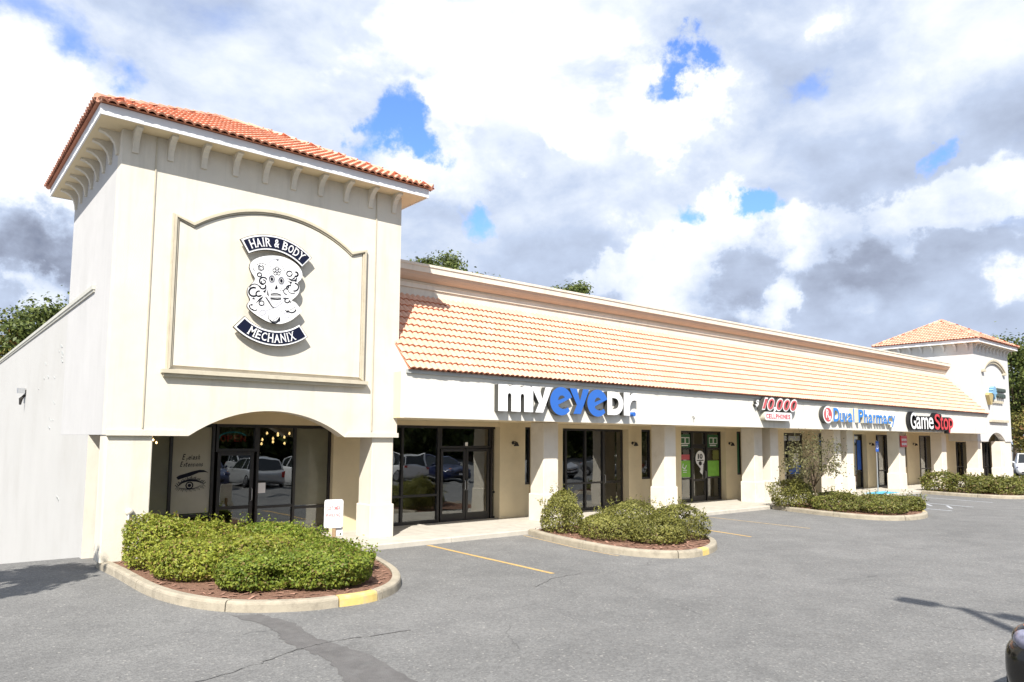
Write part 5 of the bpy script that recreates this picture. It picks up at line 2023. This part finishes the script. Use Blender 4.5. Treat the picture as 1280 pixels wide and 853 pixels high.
G1 = 'shrubs of the near bed below the tower arch'
for i, (lab, x, y, rx, ry, h, mat, n) in enumerate((
        ('tall yellow-green shrub against the left tower pillar', 0.86, -0.85, 0.62, 0.8, 0.92, LEAF_BRIGHT, 5200),
        ('yellow-green shrub under the eye drawing, next to the tall one by the pillar', 1.75, -0.8, 0.8, 0.85, 0.76, LEAF_BRIGHT, 5200),
        ('green shrub in front of the tower shop door', 2.85, -0.95, 0.8, 0.8, 0.70, LEAF_FRESH, 5200),
        ('green shrub just left of the customer parking stake', 3.6, -1.05, 0.5, 0.55, 0.52, LEAF_FRESH, 3600),
        ('reddish tinged low shrub by the left curb of the near bed', 1.12, -2.2, 0.74, 0.95, 0.68, LEAF_BRIGHT, 6000),
        ('broad mottled shrub in the middle of the near bed', 2.2, -2.4, 0.9, 0.9, 0.66, LEAF_BRIGHT, 6200),
        ('green shrub in front of the customer parking stake', 3.15, -2.5, 0.7, 0.75, 0.54, LEAF_FRESH, 5200),
        ('low dark green shrub nearest the mulch at the front left of the near bed', 1.7, -3.85, 0.72, 0.72, 0.5, LEAF_FRESH, 5800),
        ('glossy bright green shrub spilling to the yellow curb mark', 2.6, -4.2, 0.85, 0.9, 0.56, LEAF_FRESH, 8200),
        ('small green shrub at the right tip of the near bed', 3.5, -3.4, 0.45, 0.55, 0.38, LEAF_FRESH, 3800))):
    shrub(lab, x, y, rx, ry, h, mat, int(n * 1.75), 0.06, G1, i)
G2 = 'clipped shrubs of the second island'
for i, (lab, x, y, rx, ry, h, mat, n) in enumerate((
        ('tall rounded olive shrub at the pillar end of the second island', 10.62, -1.75, 0.62, 0.65, 1.12, LEAF_OLIVE, 5500),
        ('low olive shrub linking the tall round one to the rest of the second island', 10.75, -3.2, 0.75, 0.9, 0.55, LEAF_OLIVE, 5000),
        ('broad olive shrub in the middle of the second island', 11.75, -3.2, 0.85, 1.0, 0.86, LEAF_OLIVE, 6500),
        ('olive shrub in the front of the second island, left of the yellow curb end', 11.15, -4.55, 0.75, 0.7, 0.62, LEAF_OLIVE, 5000),
        ('rounded olive shrub at the yellow curb end of the second island', 12.2, -4.4, 0.7, 0.75, 0.82, LEAF_OLIVE, 5500))):
    shrub(lab, x, y, rx, ry, h, mat, int(n * 1.6), 0.055, G2, 20 + i)
G3 = 'shrubs of the third island'
for i, (lab, x, y, rx, ry, h, mat, n) in enumerate((
        ('bushy olive shrub in front of the double pillar, left end of the third island', 22.65, -1.6, 0.75, 0.75, 1.0, LEAF_OLIVE, 4000),
        ('low shrub left of the small tree trunk', 22.6, -3.3, 0.8, 0.9, 0.55, LEAF_DULL, 3200),
        ('rounded green shrub under the small tree', 23.6, -2.8, 0.85, 0.95, 0.6, LEAF_DULL, 3800),
        ('wide low green shrub right of the small tree', 24.3, -3.9, 0.85, 0.85, 0.5, LEAF_DULL, 3600),
        ('low shrub along the front curb of the third island', 23.2, -4.7, 0.9, 0.75, 0.52, LEAF_DULL, 3200),
        ('reddish green shrub at the yellow curb end of the third island', 24.75, -4.75, 0.75, 0.65, 0.5, LEAF_DULL, 3400))):
    shrub(lab, x, y, rx, ry, h, mat, int(n * 1.5), 0.07, G3, 40 + i)
G4 = 'hedge shrubs of the far island'
for i, (lab, x, y, rx, ry, h, mat, n) in enumerate((
        ('dark shrub at the back of the far island by the shop wall', 36.9, -1.5, 0.9, 0.8, 0.95, LEAF_DULL, 2600),
        ('rounded shrub at the left end of the far island', 36.7, -2.9, 0.8, 0.9, 0.8, LEAF_DULL, 2400),
        ('green shrub in the far island below the pillar beside the far tower', 37.2, -4.3, 0.9, 0.85, 0.75, LEAF_DULL, 2400),
        ('green shrub in the far island just right of the one at its left end', 38.6, -3.2, 1.0, 1.0, 0.8, LEAF_OLIVE, 2600),
        ('green shrub in the far island in front of the far tower arch', 38.9, -4.6, 1.0, 0.8, 0.7, LEAF_DULL, 2400),
        ('hedge shrub at the right edge of the photo in the far island', 40.7, -4.3, 1.2, 0.9, 0.75, LEAF_OLIVE, 2600))):
    shrub(lab, x, y, rx, ry, h, mat, n, 0.11, G4, 60 + i)

# dry spiky tuft behind the round shrub
tf = thing('grass_tuft', 'straw coloured spiky tuft behind the tall round shrub', 'plant', (11.15, -1.35, WZ))
r = np.random.default_rng(3)
b = MB()
for k in range(90):
    a, l, sp2 = r.uniform(0, 6.28), r.uniform(0.7, 1.15), r.uniform(0.1, 0.5)
    d = Vector((math.cos(a), math.sin(a), 0))
    w = 0.018
    s_ = Vector((-math.sin(a), math.cos(a), 0)) * w
    p0, p1_, p2_ = d * 0.03, d * sp2 * 0.5 + Vector((0, 0, l * 0.75)), d * sp2 * 1.1 + Vector((0, 0, l * r.uniform(0.75, 1.0)))
    b.poly([p0 - s_, p0 + s_, p1_ + s_ * .8, p1_ - s_ * .8])
    b.poly([p1_ - s_ * .8, p1_ + s_ * .8, p2_])
b.build('blades', LEAF_DRY, tf)


def tree(label, loc, height, crown_r, trunk_h, mat, n_leaf, leaf, seed=0, group=None, name='tree', trunk_r=0.18, squash=0.8, clumps=38, spread=0.22, lean=(0, 0), cat='tree'):
    r = np.random.default_rng(seed + 900)
    t = thing(name, label, cat, loc, 0, group)
    cz = trunk_h + (height - trunk_h) * 0.5
    rz = (height - trunk_h) * 0.5
    b = MB()
    top = Vector((lean[0], lean[1], trunk_h + rz * 0.7))
    b.tube([(0, 0, -0.3), (lean[0] * .2, lean[1] * .2, trunk_h * 0.5), (lean[0] * .6, lean[1] * .6, trunk_h), top], [trunk_r * 1.25, trunk_r, trunk_r * 0.75, trunk_r * 0.3], 9)
    cl = []
    for k in range(clumps):
        d = r.normal(size=3)
        d /= np.linalg.norm(d)
        rr = r.uniform(0.35, 1.0) ** 0.6
        c = np.array([d[0] * crown_r * rr * r.uniform(.75, 1.1) + lean[0], d[1] * crown_r * rr * r.uniform(.75, 1.1) + lean[1], cz + d[2] * rz * rr * 0.92])
        cl.append(c)
        if k < 22:
            s0 = Vector((lean[0] * .6, lean[1] * .6, trunk_h * r.uniform(0.75, 1.05) + rz * 0.5 * max(0, d[2])))
            mid = s0.lerp(Vector(c), 0.55) + Vector((r.normal() * .15, r.normal() * .15, 0.12 * crown_r * .4))
            b.tube([s0, mid, Vector(c)], [trunk_r * 0.42, trunk_r * 0.24, trunk_r * 0.07], 6)
    b.build('trunk', BARK, t, True)
    cl = np.array(cl)
    idx = r.integers(0, clumps, n_leaf)
    g = r.normal(size=(n_leaf, 3))
    csize = r.uniform(0.6, 1.3, clumps)[idx][:, None]
    P = cl[idx] + g * csize * np.array([crown_r, crown_r, crown_r * squash]) * spread
    Nm = g * 0.4 + r.normal(size=(n_leaf, 3)) * 0.6 + np.array([0, 0, 0.5])
    Nm /= np.linalg.norm(Nm, axis=1, keepdims=True)
    V, F = leaf_cards(P, Nm, leaf, r, 0.65)
    o = bpy.data.objects.new('crown', leaf_mesh('crown', V, F, mat))
    COL.objects.link(o)
    o.parent = t
    return t


tree('small sparse grey-green tree in the third island before the pharmacy', (22.6, -2.6, WZ), 2.85, 1.2, 0.85, LEAF_SPARSE, 2100, 0.085, 11, trunk_r=0.04, clumps=64, spread=0.12, lean=(-0.2, 0.1), name='ornamental_tree')
tree('tall oak whose top shows above the parapet beside the near tower', (16.0, 12.0, 0), 11.5, 2.6, 7.0, LEAF_TREE, 22000, 0.15, 2, trunk_r=0.3, clumps=42, spread=0.12, name='oak_tree')
tree('oak with only its crown tip above the parapet, right of the larger oak', (26.2, 14.5, 0), 11.95, 2.0, 8, LEAF_TREE, 9000, 0.17, 3, trunk_r=0.25, clumps=30, spread=0.13, name='oak_tree')
GB = 'trees behind the side wall'
tree('autumn tinged tree at the left edge beyond the side wall', (-0.6, 47.0, -6), 17.2, 4.8, 5, LEAF_FALL, 16000, 0.32, 4, GB, trunk_r=0.3, clumps=48, spread=0.17, name='tree')
tree('green tree beyond the side wall, left of the tower', (3.8, 46.0, -6), 19.0, 4.2, 6, LEAF_TREE, 16000, 0.3, 5, GB, trunk_r=0.3, clumps=48, spread=0.16, name='tree')
tree('taller dark tree partly behind the near tower', (7.4, 47.0, -6), 20.0, 3.2, 8, LEAF_TREE, 12000, 0.3, 6, GB, trunk_r=0.3, clumps=38, spread=0.17, name='tree')
GR = 'trees beyond the far tower'
tree('green tree just right of the far tower', (82, 7.6, 0), 13.0, 5.2, 3.0, LEAF_TREE, 16000, 0.36, 7, GR, trunk_r=0.35, clumps=52, spread=0.17)
tree('broad tree at the right edge beyond the far tower', (86, 0.5, 0), 12.4, 5.5, 3.0, LEAF_TREE, 16000, 0.36, 8, GR, trunk_r=0.35, clumps=52, spread=0.17)
tree('brownish low tree behind the white van at the right edge', (72, 2.0, 0), 5.8, 3.2, 0.6, LEAF_FALL, 10000, 0.26, 9, GR, trunk_r=0.2, clumps=40, spread=0.18)
tree('street tree standing left of the driveway by the side wall', (-6.0, -4.4, GZ), 7.2, 1.9, 4.5, LEAF_TREE, 7000, 0.2, 10, None, trunk_r=0.14, clumps=34, spread=0.09)
for i, (x, y, hh) in enumerate(((-14, -46, 11), (-4, -49, 12), (6, -46, 10.5), (16, -50, 12), (26, -47, 11), (36, -50, 12.5), (46, -46, 11), (56, -49, 12), (66, -46, 11.5), (76, -50, 12), (88, -47, 11))):
    tree('leafy tree across the lot behind the parked cars', (x, y, GZ), hh, 6.2, 0.5, LEAF_TREE, 6000, 0.6, 30 + i, 'trees across the lot', trunk_r=0.3, clumps=60, spread=0.2)


r = np.random.default_rng(77)
nl = 60000
Pw = np.stack([r.uniform(-45, 130, nl), -54 + r.normal(size=nl) * 1.6, np.abs(r.normal(size=nl)) * 3.2 + GZ], 1)
Pw[:, 2] *= 0.75 + 0.35 * np.sin(Pw[:, 0] * 0.37) * np.sin(Pw[:, 0] * 0.11 + 1)
Nw = r.normal(size=(nl, 3)) + np.array([0, 0.6, 0.5])
Nw /= np.linalg.norm(Nw, axis=1, keepdims=True)
Vw, Fw = leaf_cards(Pw, Nw, 0.75, r, 0.7)
o = bpy.data.objects.new('woodland_edge', leaf_mesh('woodland_edge', Vw, Fw, LEAF_TREE))
COL.objects.link(o)
tag(o, 'dense green undergrowth along the far side of the lot', 'undergrowth', None, 'stuff')

# ------------------------------------------------------------------ cars
def car(label, paint_m, loc, rz, kind='sedan', group=None):
    t = thing('parked_car', label, 'car', loc, rz, group)
    suv = kind == 'suv'
    L = 2.32
    hb_ = 0.98 if suv else 0.86       # belt
    # stations: y, underside, shoulder height, top height, half width low / shoulder / top
    st = [(L, 0.36, 0.56, 0.62, 0.52, 0.60, 0.45), (L - 0.06, 0.24, 0.58, 0.68, 0.68, 0.74, 0.58), (L - 0.22, 0.20, 0.62, 0.74, 0.80, 0.83, 0.66), (L - 0.55, 0.19, 0.68, 0.80, 0.85, 0.885, 0.72), (1.25, 0.19, 0.74, hb_ - 0.02, 0.86, 0.90, 0.76),
          (0.85, 0.19, hb_ - 0.1, hb_ + 0.03, 0.86, 0.905, 0.8), (0.0, 0.18, hb_ - 0.08, hb_ + 0.04, 0.87, 0.91, 0.84), (-1.0, 0.18, hb_ - 0.06, hb_ + 0.06, 0.87, 0.91, 0.84), (-1.7, 0.2, hb_ - 0.06, hb_ + 0.06, 0.86, 0.90, 0.8),
          (-L + 0.3, 0.26, hb_ - 0.1, hb_ + 0.04, 0.82, 0.87, 0.74), (-L + 0.06, 0.34, hb_ - 0.2, hb_ - 0.02, 0.74, 0.8, 0.66), (-L, 0.42, hb_ - 0.3, hb_ - 0.14, 0.66, 0.72, 0.58)]
    b = MB()
    rings = []
    for (y, zu, zs, zt, wl, ws, wt) in st:
        zm = (zu + zs) / 2
        half = [(0, zt + 0.02), (wt * 0.6, zt + 0.015), (wt, zt - 0.015), ((wt + ws) / 2 + 0.02, (zt + zs) / 2 + 0.01), (ws, zs), (ws + 0.012, zm), (wl, zu + 0.05), (wl - 0.08, zu), (0, zu)]
        ring = [(x_, y, z_) for x_, z_ in half] + [(-x_, y, z_) for x_, z_ in half[-2:0:-1]]
        rings.append(ring)
    n = len(rings[0])
    for rg in rings:
        b.v += rg
    for i in range(len(rings) - 1):
        for k in range(n):
            b.f.append((i * n + k, i * n + (k + 1) % n, (i + 1) * n + (k + 1) % n, (i + 1) * n + k))
            b.m.append(0)
    b.f.append(tuple(range(n - 1, -1, -1)))
    b.f.append(tuple((len(rings) - 1) * n + k for k in range(n)))
    b.m += [0, 0]
    body = b.build('body', paint_m, t, True)
    md = body.modifiers.new('sub', 'SUBSURF')
    md.levels = md.render_levels = 2
    # cabin
    rf = 1.72 if suv else 1.44
    cs2 = [(0.95, hb_, hb_ + 0.02, 0.80, 0.74), (0.2, hb_, rf - 0.06, 0.83, 0.62), (-0.1, hb_, rf, 0.84, 0.62), (-1.0, hb_, rf, 0.84, 0.62), (-1.55 if not suv else -1.9, hb_, rf - 0.1, 0.82, 0.6), (-2.0 if not suv else -2.16, hb_, hb_ + 0.04, 0.76, 0.66)]
    g = MB()
    for (y, z0, z1, w0, w1) in cs2:
        g.v += [(w0, y, z0), (w1, y, z1 - 0.03), (w1 - 0.08, y, z1), (-w1 + 0.08, y, z1), (-w1, y, z1 - 0.03), (-w0, y, z0)]
    for i in range(len(cs2) - 1):
        for k in range(5):
            g.f.append((i * 6 + k, i * 6 + k + 1, (i + 1) * 6 + k + 1, (i + 1) * 6 + k))
            g.m.append(0)
    g.build('windows', CARGLASS, t)
    rp = MB()
    for i in range(1, 4):
        (ya, _, za, _, wa), (yb, _, zb3, _, wb) = cs2[i], cs2[i + 1]
        rp.add([(wa - .02, ya, za + .012), (-wa + .02, ya, za + .012), (-wb + .02, yb, zb3 + .012), (wb - .02, yb, zb3 + .012)], [(0, 1, 2, 3)])
    for sx in (1, -1):
        for i in (0, 4):
            (ya, za0, za, wa0, wa), (yb, zb0, zb3, wb0, wb) = cs2[i], cs2[i + 1]
            rp.tube([(sx * (wa - 0.01), ya, za), (sx * (wb - 0.01), yb, zb3 - 0.01)], 0.04, 6)
        for y in (-0.55, -1.35):
            rp.tube([(sx * 0.845, y, hb_), (sx * 0.625, y, rf - 0.03)], 0.035, 6)
        rp.tube([(sx * 0.63, 0.2, rf - 0.05), (sx * 0.63, -0.1, rf - 0.01), (sx * 0.63, -1.0, rf - 0.01), (sx * 0.61, cs2[4][0], rf - 0.1)], 0.035, 6)
    rp.build('roof', paint_m, t)
    for sx in (1, -1):
        for y in (1.42, -1.42):
            w_ = MB()
            w_.tube([(sx * 0.70, y, 0.325), (sx * 0.72, y, 0.325), (sx * 0.89, y, 0.325), (sx * 0.915, y, 0.325)], [0.29, 0.325, 0.325, 0.29], 22)
            wo = w_.build('wheel', TYRE, t, False)
            w_ = MB()
            w_.tube([(sx * 0.90, y, 0.325), (sx * 0.922, y, 0.325), (sx * 0.926, y, 0.325)], [0.215, 0.2, 0.06], 16)
            w_.build('rim', RIM, wo)
        def lens(name, mat, c, rr, par):
            h = MB()
            n_ = 28
            for i_ in range(15):
                th = math.pi * i_ / 14
                for k_ in range(n_):
                    ph = 2 * math.pi * k_ / n_
                    h.v.append((c[0] + rr[0] * math.sin(th) * math.cos(ph), c[1] + rr[1] * math.sin(th) * math.sin(ph), c[2] + rr[2] * math.cos(th)))
            for i_ in range(14):
                for k_ in range(n_):
                    h.f.append((i_ * n_ + k_, (i_ + 1) * n_ + k_, (i_ + 1) * n_ + (k_ + 1) % n_, i_ * n_ + (k_ + 1) % n_))
                    h.m.append(0)
            return h.build(name, mat, par, True)
        ho = lens('headlight', paint_m, (sx * 0.60, L - 0.30, 0.69), (0.2, 0.22, 0.125), t)
        lens('lens', LENS, (sx * 0.66, L - 0.275, 0.695), (0.185, 0.165, 0.09), ho)
        lens('turn_signal', AMBER, (sx * 0.64, L - 0.27, 0.785), (0.08, 0.09, 0.025), ho)
        h = MB()
        h.box(min(sx * 0.56, sx * 0.76), max(sx * 0.56, sx * 0.76), -L + 0.0, -L + 0.1, hb_ - 0.22, hb_ - 0.04)
        h.build('taillight', TAIL, t)
        h = MB()
        h.tube([(sx * 0.86, 0.72, hb_ + 0.02), (sx * 0.99, 0.68, hb_ + 0.07), (sx * 1.06, 0.68, hb_ + 0.07)], [0.02, 0.08, 0.06], 8)
        h.build('mirror', paint_m, t, True)
    gr = MB()
    gr.box(-0.40, 0.40, L - 0.02, L + 0.012, 0.50, 0.58)
    gr.box(-0.5, 0.5, L - 0.06, L + 0.008, 0.28, 0.38)
    gr.build('grille', BLACK, t)
    pl = MB()
    pl.box(-0.16, 0.16, L + 0.013, L + 0.02, 0.40, 0.49)
    pl.build('plate', SIGNW, t)
    return t


bc = car('black car whose front corner enters at the lower right edge', CAR_BLACK, (5.45, -16.02, GZ), 0.0, 'suv')
bc.scale = (1.04, 1.04, 1.22)
GC = 'cars parked across the lot'
car('dark blue car parked next to the black one', CAR_BLUE, (8.4, -18.4, GZ), 0, 'suv', GC)
car('silver car second in the row from the black one', CAR_SILVER, (11.2, -18.5, GZ), math.pi, 'sedan', GC)
car('white sedan third in the row from the black one', CAR_WHITE, (14.0, -18.4, GZ), 0, 'sedan', GC)
car('white sport utility car further along the row', CAR_WHITE, (19.6, -18.0, GZ), math.pi, 'suv', GC)
car('dark blue sedan beyond the white sport utility car', CAR_BLUE, (22.6, -18.0, GZ), 0, 'sedan', GC)
car('silver sport utility car far along the row', CAR_SILVER, (31, -17.2, GZ), 0, 'suv', GC)
car('grey sedan at the far end of the row', CAR_GREY, (37, -17.2, GZ), math.pi, 'sedan', GC)
car('silver car in the back row across the lot', CAR_SILVER, (13.5, -26, GZ), 0, 'suv', GC)
car('white car in the back row across the lot', CAR_WHITE, (24, -27, GZ), 0, 'sedan', GC)
car('white sport utility car parked beyond the far tower at the right edge', CAR_WHITE, (64.0, 1.9, GZ), math.pi / 2 + 0.3, 'suv')

# ------------------------------------------------------------------ lot lamp post (its shadow falls in the lot)
lp = thing('lamp_post', 'tall twin-head lot lamp post standing behind the camera', 'lamp post', (1.47, -19.93, GZ))
p = MB()
p.tube([(0, 0, 0), (0, 0, 0.7)], 0.25, 14)
p.build('base', CONC, lp)
p = MB()
p.tube([(0, 0, 0.7), (0, 0, 12.08)], [0.13, 0.10], 10)
p.build('pole', LAMPM, lp, True)
p = MB()
p.box(-0.03, 0.03, -0.5, 0.5, 11.96, 12.02)
p.build('arm', LAMPM, lp)
for s_ in (-1, 1):
    p = MB()
    p.box(-0.17, 0.17, min(s_ * 0.42, s_ * 1.0), max(s_ * 0.42, s_ * 1.0), 11.9, 12.08)
    bevel(p.build('lamp_head', LAMPM, lp), 0.03, 2)
